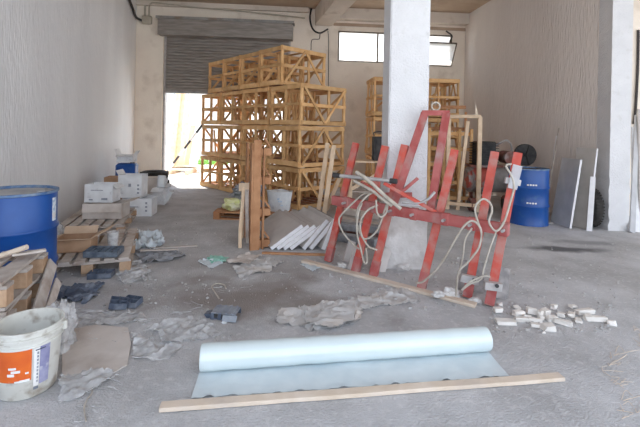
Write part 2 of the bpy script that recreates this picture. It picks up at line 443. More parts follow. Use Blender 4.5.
bm = NB(); poly_prism(bm, [(DX0-.1, YB(DX0)-.28), (DX1+.1, YB(DX1)-.28), (DX1+.1, YB(DX1)-.005), (DX0-.1, YB(DX0)-.005)], 4.14, 4.20)
obj('box_top', bm, M_shutbox, door)
for sx in (DX0+.03, DX1-.03):
    bm = NB(); box(bm, (sx, YB(sx)+.1, 1.9), (.05, .12, 3.75)); obj('guide_rail', bm, M_steel, door)
# windows
def winframe(x0, x1, z0, z1, mull, yoff=.06, w_=.035):
    bm = NB()
    def bar(xa, xb, za, zb):
        poly_prism(bm, [(xa, YB(xa)+yoff-.025), (xb, YB(xb)+yoff-.025), (xb, YB(xb)+yoff+.025), (xa, YB(xa)+yoff+.025)], za, zb)
    bar(x0, x1, z0, z0+w_); bar(x0, x1, z1-w_, z1); bar(x0, x0+w_, z0, z1); bar(x1-w_, x1, z0, z1)
    for mx in mull: bar(mx-w_/2, mx+w_/2, z0, z1)
    return bm
w1 = struct('window_1', winframe(WX0, 2.48, WZ0, WZ1, [1.50]), M_frame)
for (a, b) in ((WX0+.035, 1.48), (1.52, 2.445)):
    bm = NB(); poly_prism(bm, [(a, YB(a)+.055), (b, YB(b)+.055), (b, YB(b)+.061), (a, YB(a)+.061)], WZ0+.035, WZ1-.035)
    obj('pane', bm, M_glass, w1)
w2 = struct('window_2', winframe(2.5, WX1, WZ0, WZ1, []), M_frame)
bm = NB(); a, b = 2.55, 3.5; poly_prism(bm, [(a, YB(a)+.055), (b, YB(b)+.055), (b, YB(b)+.061), (a, YB(a)+.061)], 3.84, WZ1-.035); obj('pane', bm, M_glass, w2)
bm = NB(); poly_prism(bm, [(2.52, YB(2.52)+.04), (3.53, YB(3.53)+.04), (3.53, YB(3.53)+.09), (2.52, YB(2.52)+.09)], 3.80, 3.84); obj('transom', bm, M_frame, w2)
# tilted open sash
sb = [V((2.52, YB(2.52)-.02, 3.24)), V((3.52, YB(3.52)-.02, 3.24)), V((3.52, YB(3.52)-.42, 3.76)), V((2.52, YB(2.52)-.42, 3.76))]
nrm = (sb[1]-sb[0]).cross(sb[3]-sb[0]).normalized()
bm = NB()
for i in range(4): board(bm, sb[i], sb[(i+1) % 4], .03, .03, nrm)
sash = obj('sash', bm, M_frame, w2)
bm = NB(); vs = [bm.verts.new(p) for p in sb]; bm.faces.new(vs); shell(bm, .005); obj('sash_pane', bm, M_glass, sash)
# conduits on the back wall
def pp(x, y, off=.03):
    a, _ = ray(x, y)           # point on the back wall seen at x
    Z = (10.2 + .081*4.74 - off)/(1 - .081*a); return P(x, y, Z)
jb = pp(147, 20, .06)
t = thing('junction_box', 'beige electrical junction box high in the left back corner', 'junction box', (jb.x, jb.y, jb.z-.09))
bm = NB(); box(bm, jb, (.24, .1, .2), None, .015); obj('housing', bm, M_conduit, t, world=True)
bm = NB(); box(bm, jb+V((0, -.055, 0)), (.20, .012, .16), None, .004); obj('cover', bm, M_conduit, t, world=True)
def wire(name, pix, r, m, label, cat='conduit', off=.03):
    bm = NB(); tube(bm, [pp(x, y, off) for x, y in pix], r, 8)
    return single(name, bm, m, label, cat, smooth=True)
wire('conduit', [(145, 16), (145, 8), (145.5, 1)], .025, M_conduit, 'straight vertical grey conduit rising from the beige junction box')
wire('conduit', [(149, 16), (149, 8), (151, 3.5), (158, 3), (205, 8), (250, 12), (305, 18)], .018, M_conduit, 'thin grey conduit bending along the wall above the roller shutter', off=.12)
wire('black_cable', [(312, 6), (310, 18), (313, 29), (320, 33), (328, 29)], .022, M_cable, 'black cable drooping in a loop under the ceiling beam end', 'cable')
wire('thin_wire', [(320, 34), (319, 39), (312, 40), (311, 50)], .009, M_cable, 'thin dark wire dropping to the crates beside the beam end', 'wire')
wire('thin_wire', [(328, 31), (328.5, 45), (328.5, 120)], .008, M_cable, 'thin dark wire hanging straight beside the window on the back wall', 'wire')
bm = NB(); tube(bm, [V((XL(y_)+.045, y_, z_)) for y_, z_ in ((8.6, 4.55), (9.1, 4.38), (9.6, 4.24), (9.95, 4.14))] + [jb+V((-.12, .02, -.02))], .03, 8)
single('thick_cable', bm, M_cable, 'thick dark cable running down the left wall top to the junction box', 'cable', smooth=True)
wire('wall_bracket', [(446, 31), (452, 36), (450, 42), (456, 46)], .02, M_cable, 'rusty bent bracket on the wall above the tilted window', 'bracket', off=.06)
bm = NB(); tube(bm, [P(638.5, 30, 7.10), P(638, 60, 7.10), P(637, 85, 7.10), P(635.5, 110, 7.10), P(634, 124, 7.10)], .022, 8)
single('black_pipe', bm, M_cable, 'black pipe running down the wall right of the white pier', 'pipe', smooth=True)

# ---------------------------------------------------------------- pillar
ax = V((.08, -1, 0)).normalized()
pc = [V((.705, 4.12, 0)), V((1.115, 4.12, 0)), V((1.09, 4.42, 0)), V((.68, 4.42, 0))]
t = thing('concrete_pillar', 'tall white square concrete pillar behind the red steel rack', 'pillar', (.9, 4.27, 0))
bm = NB(); poly_prism(bm, [p[:2] for p in pc], .0, ZC)
bmesh.ops.bevel(bm, geom=[e for e in bm.edges if abs(e.verts[0].co.z-e.verts[1].co.z) > 1], offset=.012, segments=2, affect='EDGES')
obj('shaft', bm, M_concw, t, world=True)
bm = NB(); n = 24
for s in range(26):
    z = s*.026 if s < 25 else .65
    for i in range(40):
        side = i//10; f = (i % 10)/10
        a, b = pc[side], pc[(side+1) % 4]; q = a + (b-a)*f
        c = V((.8975, 4.27, 0)); o_ = (q-c); k = 1 + .05*max(0, noise.noise(V((q.x*6, q.y*6, z*7)))) + .035 + .03*max(0, 1-z/.15)
        if s == 25: k = 1.005
        v = bm.verts.new(c + o_*k + V((0, 0, z + (noise.noise(V((q.x*7, q.y*7, 3)))*.05 if s == 24 else 0))))
bm.verts.ensure_lookup_table()
for s in range(25):
    for i in range(40):
        j = (i+1) % 40; bm.faces.new([bm.verts[s*40+i], bm.verts[s*40+j], bm.verts[s*40+40+j], bm.verts[s*40+40+i]])
obj('plaster_base', bm, M_concp, t, world=True)

# ---------------------------------------------------------------- outside the door
bm = NB(); poly_prism(bm, [(-40, 11.05), (40, 11.45), (40, 45), (-40, 45)], -.25, -.02); struct('ground', bm, M_outg)
t = thing('neighbour_building', 'pale sunlit building across the yard seen through the doorway', 'building', (-6, 22, -.02))
bm = NB(); box(bm, (-4, 22.2, 3), (22, .4, 6.04)); obj('wall', bm, M_out, t, world=True)
for x in (-9.6, -7.4, -6.0, -4.2, -2.6):
    bm = NB(); box(bm, (x, 21.85, 3), (.28, .3, 6.04)); obj('pilaster', bm, M_whitebox, t, world=True)
for x in (-8.5, -5.1, -3.4):
    bm = NB(); box(bm, (x, 21.96, 3.6), (1.0, .06, 1.6)); w_ = obj('window', bm, M_slabblue, t, world=True)
    bm = NB(); box(bm, (x, 21.92, 3.6), (.05, .05, 1.6)); box(bm, (x, 21.92, 3.6), (1.0, .05, .05)); obj('window_bar', bm, M_whitebox, w_, world=True)
def lean(name, p, q, wd, th, m, label, cat='plank', up=V((0, -1, 0)), group=None):
    bm = NB(); board(bm, p, q, wd, th, up, .003)
    return single(name, bm, m, label, cat, loc=p, group=group)
outp = [(171, 13.6, .9, 2.7), (176, 13.7, .6, 2.9), (181, 13.5, 1.0, 2.4), (186, 13.8, .8, 1.5)]
outl = ['leftmost tall tan plank standing outside the doorway', 'second tall tan plank standing outside the doorway', 'leaning tan plank outside the doorway, third from left', 'short tan plank outside the doorway, right of the tall ones']
for (px, Z, dx, hh), lb in zip(outp, outl):
    g = G(px, 165); X = g.x/g.y*Z
    lean('plank', V((X, Z, 0)), V((X+.12, Z+.3, hh)), .17, .04, M_pale, lb, group='planks outside the doorway')
for i, (px, Z, lb) in enumerate([(176, 12.6, 'pale low pile board outside left part of the doorway'), (192, 13.2, 'pale low pile board outside the middle of the doorway')]):
    X = (px-320)/400*Z
    t = thing('pallet', ['wooden pallet lying in the yard, left in the doorway view', 'wooden pallet lying in the yard, right in the doorway view'][i], 'pallet', (X, Z, -.02))
    for k in range(5):
        bm = NB(); box(bm, (0, -.4+.2*k, .14), (1.1, .12, .02)); obj('slat', bm, M_pale, t)
    for k in (-.5, 0, .5):
        bm = NB(); box(bm, (k, 0, .065), (.09, .9, .13)); obj('runner', bm, M_pale, t)
bm = NB()
for i in range(260):
    x = random.uniform(-4.8, -3.7); y = random.uniform(15.6, 16.6); h = random.uniform(.1, .35); a = random.uniform(0, pi)
    v = [bm.verts.new((x-.03*cos(a), y-.03*sin(a), -.02)), bm.verts.new((x+.03*cos(a), y+.03*sin(a), -.02)), bm.verts.new((x+random.uniform(-.1, .1), y+random.uniform(-.1, .1), h))]
    bm.faces.new(v)
o = single('grass', bm, M_grass, 'patch of green grass in the bright yard outside the doorway', 'grass', loc=(-4.2, 16, -.02)); o['kind'] = 'stuff'
# striped barrier pole leaning across the doorway
p0 = G(163, 177); p1 = P(203, 124, 10.35)
t = thing('striped_pole', 'dark and white striped pole leaning diagonally across the doorway', 'pole', p0)
for i in range(7):
    a = p0 + (p1-p0)*(i/7); b = p0 + (p1-p0)*((i+1)/7)
    bm = NB(); cyl(bm, a, b, .03, seg=12); obj('dark_band' if i % 2 == 0 else 'white_band', bm, M_dark if i % 2 == 0 else M_slabedge, t, True, world=True)

# ---------------------------------------------------------------- slatted crates
def crate_parts(root, W, L, Hh, kind, extra=0, seed=0):
    """x = width (narrow end faces the camera-left), y = length; open slatted frame"""
    rg = random.Random(seed)
    def b(name, p, q, w_, t_, up, m=M_pine):
        bm = NB(); j = lambda: V([rg.uniform(-.004, .004) for _ in range(3)])
        board(bm, V(p)+j(), V(q)+j(), w_, t_, V(up)); obj(name, bm, m, root)
    hw, hl = W/2, L/2; e = .02
    # posts
    for sx in (-1, 1):
        for sy in (-1, 1):
            b('post', (sx*(hw-.02), sy*(hl-.02), .01), (sx*(hw-.02), sy*(hl-.02), Hh), .055, .035, (1, 0, 0) if sy else (0, 1, 0))
    # end faces (y = -hl and +hl)
    for sy in (-1, 1):
        y = sy*(hl+.008)
        for z, h in ((.06, .09), (Hh*.52, .05), (Hh-.05, .075)):
            b('rail', (-hw, y, z), (hw, y, z), .022, h, (0, 0, 1))
        if W > .8: b('post', (0, sy*(hl-.01), .02), (0, sy*(hl-.01), Hh-.02), .055, .03, (1, 0, 0))
        if sy > 0:
            b('brace', (-hw+.04, y-.03, .1), (hw-.05, y-.03, Hh-.1), .02, .05, (0, 0, 1))
    # long faces
    for sx in (-1, 1):
        x = sx*(hw+.008)
        for z, h in ((.05, .07), (Hh*.50, .06), (Hh-.045, .075)):
            b('rail', (x, -hl, z), (x, hl, z), .022, h, (0, 0, 1))
        xo = sx*(hw+.028)
        z0, z1 = (.05, Hh-.05) if kind == 'peak' else (Hh-.05, .05)
        b('brace', (xo, -hl+.05, z0), (xo, 0, z1), .02, .045, (0, 0, 1))
        b('brace', (xo, 0, z1), (xo, hl-.05, z0), .02, .045, (0, 0, 1))
        b('post', (sx*(hw-.015), 0.0+.12*sx, .02), (sx*(hw-.015), .12*sx, Hh-.02), .05, .03, (1, 0, 0))
    # deck and lid boards
    n = 6
    for i in range(n):
        y = -hl+.07 + (L-.14)*i/(n-1)
        b('deck_board', (-hw+.01, y, .045), (hw-.01, y, .045), .10, .018, (0, 0, 1), M_deck)
    for i in range(4):
        y = -hl+.06 + (L-.12)*i/3
        b('lid_board', (-hw, y, Hh-.008), (hw, y, Hh-.008), .085, .016, (0, 0, 1), M_pine)
    # loose off-cuts of batten left standing inside
    for i in range(extra):
        x = rg.uniform(-hw+.12, hw-.12); y = rg.uniform(-hl+.12, hl-.12)
        b('batten', (x, y, .06), (x+rg.uniform(-.10, .10), y+rg.uniform(-.25, .25)*.6, Hh-.12), .05, .02, (0, 1, 0), M_pine)
U = V((.667, -.745, 0)); Vv = V((.745, .667, 0)); RZ = math.atan2(-.745, .667)
base0 = V((-2.88, 9.83, 0))
rows = ['bottom row', 'second row', 'third row', 'top row']
cols = ['leftmost, beside the doorway', 'second from the doorway', 'third from the doorway', 'rightmost with crossed braces']
protos = {}
CH = .74
def place_crate(kind, W, L, extra, s, level, lab, back=0, grp='slatted pine crates in the tall stack', jit=.015):
    c = base0 + U*(s + W/2) + Vv*(L/2 + back) + U*random.uniform(-jit, jit)*.3 + Vv*random.uniform(-jit*2, 0)
    c.z = level*(CH+.006); rz = RZ + random.uniform(-.012, .012)
    key = (kind, W, extra)
    if key not in protos:
        t = thing('slatted_crate', lab, 'crate', c, rz, grp)
        crate_parts(t, W, L, CH, kind, extra, seed=len(protos)); protos[key] = t
    else: dup(protos[key], c, rz, lab, grp)
for lv in range(3):
    for k in range(4):
        kind = ('peak', 'peak', 'dip')[lv] if k == 3 else ('peak', 'dip')[(lv+k) % 2]
        if k == 3: kind = ('dip', 'peak', 'dip')[lv]
        place_crate(kind, .92, 1.1, (5 if k < 3 else 8), k*.962, lv, 'open pine crate, %s of tall stack, %s' % (rows[lv], cols[k]))
for k in range(4):
    place_crate('peak', .70, 1.1, 3, .33 + k*.735, 3, 'narrow open pine crate in the top row of the tall stack, %s' %
                ['leftmost, beside the doorway', 'second from the doorway', 'third from the doorway', 'rightmost, with peaked braces'][k])

# crates stacked against the back wall behind the pillar
far = {}
for lv in range(3):
    for k in range(2):
        x = 1.60 + k*.98; c = V((x, 9.2+.05*k, lv*.875)); rz = radians(4)+random.uniform(-.02, .02)
        lab = 'weathered crate behind the pillar, %s, %s column' % (['bottom of its stack', 'middle of its stack', 'top of its stack'][lv], ['left', 'right'][k])
        if not far:
            t = thing('slatted_crate', lab, 'crate', c, rz, 'crates behind the white pillar')
            crate_parts(t, .93, .8, .868, 'peak', 8, 31); far[0] = t
        else: dup(far[0], c, rz, lab, 'crates behind the white pillar')

# pale timber gate frame + upright pallet beside the pillar
def upright_frame(name, label, cat, p, q, h, m, posts, rails, depth=.05, wd=.05):
    a = V(p); b = V(q); t = thing(name, label, cat, (a+b)/2)
    d = (b-a); up = V((0, 0, 1)); nrm = d.cross(up).normalized()
    for f in posts:
        bm = NB(); board(bm, a+d*f, a+d*f+V((0, 0, h)), wd, depth, nrm); obj('post', bm, m, t, world=True)
    for z in rails:
        bm = NB(); board(bm, a+V((0, 0, z))-nrm*.03, b+V((0, 0, z))-nrm*.03, .02, .07, up); obj('rail', bm, m, t, world=True)
    return t
a = G(447, 209); b = G(478, 212)
t = thing('open_gate', 'tall pale empty timber gate frame standing right of the pillar', 'gate', (a+b)/2)
a.z = b.z = 0; hh = 1.72
for p in (a, b):
    bm = NB(); board(bm, p, p+V((0, 0, hh)), .07, .05, V((0, 1, 0))); obj('post', bm, M_pale, t, world=True)
for z in (hh, .12):
    bm = NB(); board(bm, a+V((0, -.05, z)), b+V((0, -.05, z)), .04, .06); obj('rail', bm, M_pale, t, world=True)
bm = NB(); board(bm, a+(b-a)*.35+V((0, .0, 0)), a+(b-a)*.62+V((0, .0, hh-.08)), .06, .03, V((0, 1, 0))); obj('batten', bm, M_pale, t, world=True)
a = G(428, 205); b = G(470, 206.5)
upright_frame('upright_pallet', 'pine pallet standing upright behind the timber frame right of pillar', 'pallet', a, b, 1.5, M_pine, (0, .35, .72, 1), (.15, .45, .8, 1.1, 1.4))
a = P(437, 210, 8.3); a.z = 0
upright_frame('upright_pallet', 'taller pallet with wavy boards standing behind others right of pillar', 'pallet', G(425, 200), G(464, 202.5), 1.85, M_orange, (0, .5, 1), (.3, .7, 1.1, 1.5, 1.95))
# shelf trestle left of pillar with a black speaker-like box
t = thing('timber_shelf', 'rough timber shelf stand just left of the pillar', 'shelf', G(372, 212))
p = G(350, 212); q = G(392, 214)
for pt in (p, q, p+V((.0, .5, 0)), q+V((0, .5, 0))):
    bm = NB(); board(bm, V((pt.x, pt.y, 0)), V((pt.x, pt.y, .86)), .06, .05, V((0, 1, 0))); obj('leg', bm, M_pale, t, world=True)
for i in range(4):
    bm = NB(); board(bm, p+V((-.06, .04+.14*i, .88)), q+V((.06, .04+.14*i, .88)), .12, .025); obj('shelf_board', bm, M_pale, t, world=True)
for i in range(3):
    bm = NB(); board(bm, p+V((-.06, .06+.2*i, .36)), q+V((.06, .06+.2*i, .36)), .13, .025); obj('shelf_board', bm, M_palgrey, t, world=True)
bm = NB(); board(bm, p+V((0, -.04, .4)), q+V((0, -.04, .84)), .02, .06); obj('brace', bm, M_pale, t, world=True)
c = P(378, 157, 7.35); c.z = .893
t = thing('black_box', 'black plastic box unit standing on the timber shelf left of pillar', 'box', (c.x, 7.2, .893))
bm = NB(); box(bm, (c.x, 7.2, .893+.215), (.25, .22, .43), None, .015); obj('body', bm, M_dark, t, world=True)
bm = NB(); box(bm, (c.x+.0, 7.085, .893+.24), (.16, .02, .30), None, .005); obj('front_panel', bm, M_dark, t, world=True)
bm = NB(); tube(bm, [(c.x-.1, 7.2, 1.33), (c.x-.09, 7.2, 1.40), (c.x+.09, 7.2, 1.40), (c.x+.1, 7.2, 1.33)], .012, 8); obj('handle', bm, M_dark, t, True, world=True)
# dark timber and sacks stored under / around behind the red rack
for i, (x0, y0, x1, y1, z, m) in enumerate([(335, 222, 385, 232, .05, M_palgrey), (338, 219, 384, 226, .15, M_palgrey), (333, 216, 380, 221, .25, M_cardd)]):
    g0 = G(x0, y0); g1 = G(x1, y1); g0.z = g1.z = z
    lean('timber_baulk', g0, g1, .16, .095, m, 'dark timber baulk lying left of the pillar, %s in its pile' % ['lowest', 'middle', 'topmost'][i], 'timber', V((0, 0, 1)))
for i, (x0, y0, x1, y1, h_, lb) in enumerate([(338, 240, 376, 246, 0, 'dark timber on the floor left of the pillar base, nearest one'), (336, 233, 380, 238, 0, 'dark timber left of the pillar base, second nearest'),
        (337, 236, 378, 240, .095, 'dark timber lying across the other two dark timbers')]):
    g0 = G(x0, y0); g1 = G(x1, y1); g0.z = g1.z = .046 + h_
    lean('timber_baulk', g0, g1, .13, .09, M_rust if i == 1 else M_greysack, lb, 'timber', V((0, 0, 1)))  # timbers in dark rust-brown and grey tones

# ---------------------------------------------------------------- compressor by the right wall
cx, cy = 3.38, 7.55
t = thing('air_compressor', 'dark rusty compressor with finned block and round tank behind blue drum', 'machine', (cx, cy, 0))
bm = NB(); cyl(bm, (cx-.62, cy, .55), (cx+.42, cy+.05, .55), .24, seg=28)
bmesh.ops.bevel(bm, geom=[e for e in bm.edges if len(e.link_faces) == 2 and any(len(f.verts) > 10 for f in e.link_faces)], offset=.06, segments=3, affect='EDGES')
obj('tank', bm, M_tank, t, True, world=True)
for dx in (-.45, .3):
    for dy in (-.16, .16):
        bm = NB(); board(bm, (cx+dx, cy+dy, 0), (cx+dx, cy+dy*.8, .42), .05, .05, V((1, 0, 0))); obj('leg', bm, M_rust, t, world=True)
bm = NB(); box(bm, (cx-.28, cy, 1.04), (.34, .30, .46), None, .02)
for i in range(9): box(bm, (cx-.28, cy, .84+i*.05), (.42, .36, .012))
obj('finned_block', bm, M_dark, t, world=True)
bm = NB(); box(bm, (cx-.28, cy, .81), (.6, .3, .04)); obj('mounting_plate', bm, M_rust, t, world=True)
bm = NB(); cyl(bm, (cx+.16, cy-.16, .98), (cx+.16, cy+.16, .98), .12, seg=20); obj('motor', bm, M_rust, t, True, world=True)
bm = NB(); cyl(bm, (cx+.40, cy-.22, 1.04), (cx+.40, cy-.16, 1.04), .20, seg=28)
for k in range(5):
    a = 2*pi*k/5; board(bm, (cx+.40, cy-.24, 1.04), (cx+.40+.18*cos(a), cy-.24, 1.04+.18*sin(a)), .02, .03, V((0, 1, 0)))
obj('flywheel', bm, M_dark, t, True, world=True)
bm = NB(); tube(bm, [(cx-.1, cy-.1, 1.2), (cx+.05, cy-.2, 1.3), (cx+.2, cy-.1, 1.15), (cx+.2, cy, .8)], .018, 8); obj('pipe', bm, M_steel, t, True, world=True)
# lower dark clutter around it
for i, (px, py, s, m, lb) in enumerate([(478, 211, (.16, .14, .12), M_rust, 'small rusty metal lump on the floor behind the red uprights'),
        (512, 213, (.14, .12, .16), M_rust, 'rusty motor housing on the floor between compressor and blue drum')]):
    g = G(px, py)
    t = thing('scrap_part', lb, 'scrap metal', g)
    bm = NB(); cyl(bm, g+V((-s[0], 0, s[2])), g+V((s[0], 0, s[2])), s[2], seg=20); obj('housing', bm, m, t, True, world=True)
    bm = NB(); cyl(bm, g+V((-s[0]-.03, 0, s[2])), g+V((-s[0], 0, s[2])), s[2]*.6, seg=16); obj('end_cap', bm, M_dark, t, True, world=True)
    bm = NB(); box(bm, g+V((0, 0, .012)), (s[0]*1.6, s[1]*1.6, .024)); obj('foot', bm, M_dark, t, world=True)

# ---------------------------------------------------------------- steel drums
def drum(name, label, c, lid, sticker=False, rz=0):
    r = .2925; hh = .88
    t = thing(name, label, 'drum', c)
    def rib(z): return [(r, z-.022), (r+.008, z-.012), (r+.012, z), (r+.008, z+.012), (r, z+.022)]
    prof = [(0, .012), (r-.01, .012), (r-.008, 0), (r+.006, 0), (r+.008, .012), (r, .03)] + rib(.30) + rib(.585) + [(r, hh-.03), (r-.001, hh-.02)]
    bm = NB(); lathe(bm, prof, 64); obj('shell', bm, M_blue, t, True)
    bm = NB(); lathe(bm, [(r-.001, hh-.022), (r+.009, hh-.016), (r+.009, hh), (r-.004, hh+.002), (r-.010, hh-.002), (r-.010, hh-.02)], 64); obj('rim', bm, M_bluerim, t, True)
    bm = NB(); lathe(bm, [(r-.008, hh-.022), (.12, hh-.018), (0.0, hh-.018)], 64); top = obj('lid', bm, lid, t, True)
    bm = NB(); cyl(bm, (.18, .05, hh-.02), (.18, .05, hh-.004), .035, seg=20); obj('bung', bm, lid, top, True)
    bm = NB(); cyl(bm, (-.17, .04, hh-.02), (-.17, .04, hh-.006), .018, seg=16); obj('bung', bm, lid, top, True)
    return t
def patch(parent, c, r, a0, a1, z0, z1, m, name='label', n=10, off=.002):
    bm = NB(); prev = None
    for i in range(n+1):
        a = a0+(a1-a0)*i/n
        r0 = r(z0) if callable(r) else r; r1 = r(z1) if callable(r) else r
        v = (bm.verts.new((c[0]+(r0+off)*cos(a), c[1]+(r0+off)*sin(a), z0)), bm.verts.new((c[0]+(r1+off)*cos(a), c[1]+(r1+off)*sin(a), z1)))
        if prev: bm.faces.new((prev[0], v[0], v[1], prev[1]))
        prev = v
    shell(bm, .0008)
    return obj(name, bm, m, parent)
dl = G(12, 314); dl = V((-2.42, 3.18, 0))
d1 = drum('steel_drum', 'large blue steel drum against the left wall behind broken pallets', dl, M_drumtop)
d2p = V((3.36, 6.42, 0))
d2 = drum('steel_drum', 'blue steel drum with black top beside the right wall', d2p, M_blacklid)
# faded sticker on near drum, white print strips on the far drum
view = math.atan2(-dl.y, -dl.x)
sk = patch(d1, (0, 0), .2925, view+.98, view+1.18, .635, .82, M_labblue)
patch(d1, (0, 0), .2925, view+.98, view+1.14, .655, .70, M_labwh, 'sticker_text_block', off=.0035)
view2 = math.atan2(-d2p.y, -d2p.x)
for z in (.625, .345):
    for k in range(4):
        patch(d2, (0, 0), .2925, view2-.06+.13*k, view2+.03+.13*k, z, z+.022, M_labwh, 'printed_mark', 4)

# ---------------------------------------------------------------- boards leaning on the right wall
def slab(name, label, BL, BR, TR, TL, th, m, edge=None, cat='board', group=None):
    n = (V(BR)-V(BL)).cross(V(TL)-V(BL)).normalized()*th
    bm = NB(); a = [bm.verts.new(p) for p in (BL, BR, TR, TL)]; b = [bm.verts.new(V(p)+n) for p in (BL, BR, TR, TL)]
    bm.faces.new(a); bm.faces.new(b[::-1])
    for i in range(4):
        j = (i+1) % 4; bm.faces.new((a[j], a[i], b[i], b[j]))
    bmesh.ops.recalc_face_normals(bm, faces=bm.faces)
    zmin = min(v.co.z for v in bm.verts)
    bm.transform(Matrix.Translation((0, 0, -zmin+.001)))
    me_ = single(name, bm, m, label, cat, group=group)
    if edge:
        e = NB(); c = (V(BR)+V(TR)+V(BR)+n+V(TR)+n)/4 + V((0, 0, -zmin+.001))
        board(e, V(BR)+n/2+V((0, 0, -zmin+.002)), V(TR)+n/2+V((0, 0, -zmin)), .004, th*1.06, n.normalized())
        obj('pale_edge', e, edge, me_, world=True)
    return me_
slab('leaning_board', 'wide blue-grey board leaning on the right wall beside blue drum', V((3.80, 6.50, 0)), V((3.84, 6.06, 0)), V((4.02, 6.12, 1.04)), V((4.02, 6.58, 1.04)), .03, M_slabblue, M_slabedge, group='boards leaning on the right wall')
slab('leaning_board', 'tall tan-grey board leaning between the blue-grey board and tyre', V((3.96, 6.30, 0)), V((4.06, 6.00, 0)), V((4.22, 6.06, 1.22)), V((4.12, 6.38, 1.22)), .03, M_slabtan, M_slabedge, group='boards leaning on the right wall')
slab('leaning_board', 'short narrow pale board in front of the tall tan-grey board', V((3.99, 5.95, 0)), V((4.055, 5.92, 0)), V((4.14, 5.99, .80)), V((4.08, 6.02, .80)), .022, M_slabedge, None, group='boards leaning on the right wall')
# tyre standing against the wall
def tyre(name, label, c, M, R=.30, wd=.16):
    bm = NB(); prof = []
    for k in range(13):
        a = -pi/2 - .5 + (pi+1.0)*k/12; prof.append((R-.085 + .085*cos(a), wd/2*sin(a)/1.0))
    prof = [(R-.13, -wd*.38)] + prof + [(R-.13, wd*.38)]
    lathe(bm, prof, 40)
    for k in range(40):
        a = 2*pi*k/40; box(bm, (cos(a)*(R-.001), sin(a)*(R-.001), 0), (.012, .022, wd*.72), Matrix.Rotation(a, 3, 'Z'))
    bm.transform(M); bmesh.ops.recalc_face_normals(bm, faces=bm.faces)
    mz = min(v.co.z for v in bm.verts); bm.transform(Matrix.Translation(V(c)-V((0, 0, mz))))
    return single(name, bm, M_rubber, label, 'tyre', smooth=True)
tyre('tyre', 'black tyre standing on edge against the right wall behind boards', (4.235, 6.26, 0), Matrix.Rotation(radians(-5), 4, 'Z') @ Matrix.Rotation(radians(90), 4, 'Y'))
# thin laths leaning in the corner above the drum
for (a, b, r, m, lb) in [((547, 176), (559, 128), .012, M_palgrey, 'thin grey lath leaning on the right wall behind the blue drum'), ((551, 176), (556.5, 136), .01, M_slabedge, 'short white lath leaning on the right wall behind the blue drum')]:
    q0 = P(b[0], b[1], 6.9); q0.x = XR(6.9)-.02; q0.y = 6.9
    bx = V((3.72, 6.62, 0)) if r > .011 else V((3.80, 6.72, 0))
    bb = P(b[0], b[1], 6.86); lean('lath', bx, bb, .03, .012, m, lb, 'lath', V((1, 0, 0)))
bm = NB(); board(bm, G(543, 224), G(556, 222), .06, .02); 
single('offcut', bm, M_slab, 'small grey offcut on the floor right of the far blue drum', 'offcut')
# boards right of the white pier
for i, (bx, tx, ty, m) in enumerate([(632, 637, 116, M_slabblue), (636, 634, 128, M_whitebox), (642, 640, 110, M_slabtan)]):
    g = G(bx, 233 - i*.8); tp = P(tx, ty, 6.95)
    lean('leaning_batten', g, tp, .12 if i == 1 else .09, .025, m, ['blue-grey batten leaning right beside the white pier', 'white batten leaning just right of the white pier', 'tan batten leaning at the right edge of the photo'][i], 'batten', V((0, -1, 0)), group='battens right of the pier')

# ---------------------------------------------------------------- red steel rack
rack = thing('steel_rack', 'red painted steel rack with sloping uprights in front of the pillar', 'rack', G(400, 285))
legs = [((328, 262), (356, 143), .12, M_red), ((355, 273), (385.5, 146), .10, M_red), ((373, 277), (405, 145), .08, M_red),
        ((421, 290), (455, 150), .15, M_red), ((467, 298), (495, 152), .15, M_red), ((489, 306), (518, 153), .15, M_red)]
front = V((-.45, -.89, 0))
LZ = []
for (f, tp, dz, m) in legs:
    a = G(*f); b = P(tp[0], tp[1], a.y+dz); LZ.append((a, b))
    bm = NB(); channel(bm, a+V((0, 0, .01)), b, .062, .045, front); u = obj('upright', bm, m, rack, world=True)
    d = (b-a).normalized()
    bm = NB(); board(bm, a+d*.02, a+d*.16, .075, .07, front); obj('foot_sleeve', bm, M_redd, u, world=True)
# long cross beam
ba = P(333, 200, 4.20); bb = P(509, 230, 3.20)
bm = NB(); channel(bm, ba, bb, .085, .05, (ba-bb).cross(V((0, 0, 1)))*-1); obj('cross_beam', bm, M_redd, rack, world=True)
for f in (.10, .29, .40, .53, .70, .83, .98):
    c = ba+(bb-ba)*f
    bm = NB(); R, _, _ = frame(ba, bb); box(bm, c, (.07, .07, .105), R, .006); cl = obj('clamp', bm, M_redd, rack, world=True)
    bm = NB(); cyl(bm, c+V((-.02, -.03, 0)), c+V((-.05, -.07, 0)), .013, seg=8); obj('bolt', bm, M_steel, cl, world=True)
# back beam, shorter
bm = NB(); board(bm, P(384, 195, 4.0), P(412, 195, 3.97), .03, .05); obj('short_rail', bm, M_redd, rack, world=True)
# tall goal-shaped frame
tl = P(425, 113, 3.97); tr = P(446.5, 113, 3.9); bl = P(391, 212, 3.86); br = P(430, 214, 3.70)
for p, q in ((bl, tl), (br, tr)):
    bm = NB(); channel(bm, p, q, .062, .045, front); obj('tall_upright', bm, M_redd, rack, world=True)
bm = NB(); board(bm, tl+V((-.03, 0, .0)), tr+V((.03, 0, .0)), .05, .05); tb = obj('top_bar', bm, M_redd, rack, world=True)
bm = NB(); c = (tl+tr)/2+V((0, 0, .065))
tube(bm, [c+V((.04*cos(2*pi*k/16), 0, .04*sin(2*pi*k/16))) for k in range(17)], .009, 6, False); obj('lifting_eye', bm, M_hose, tb, True, world=True)
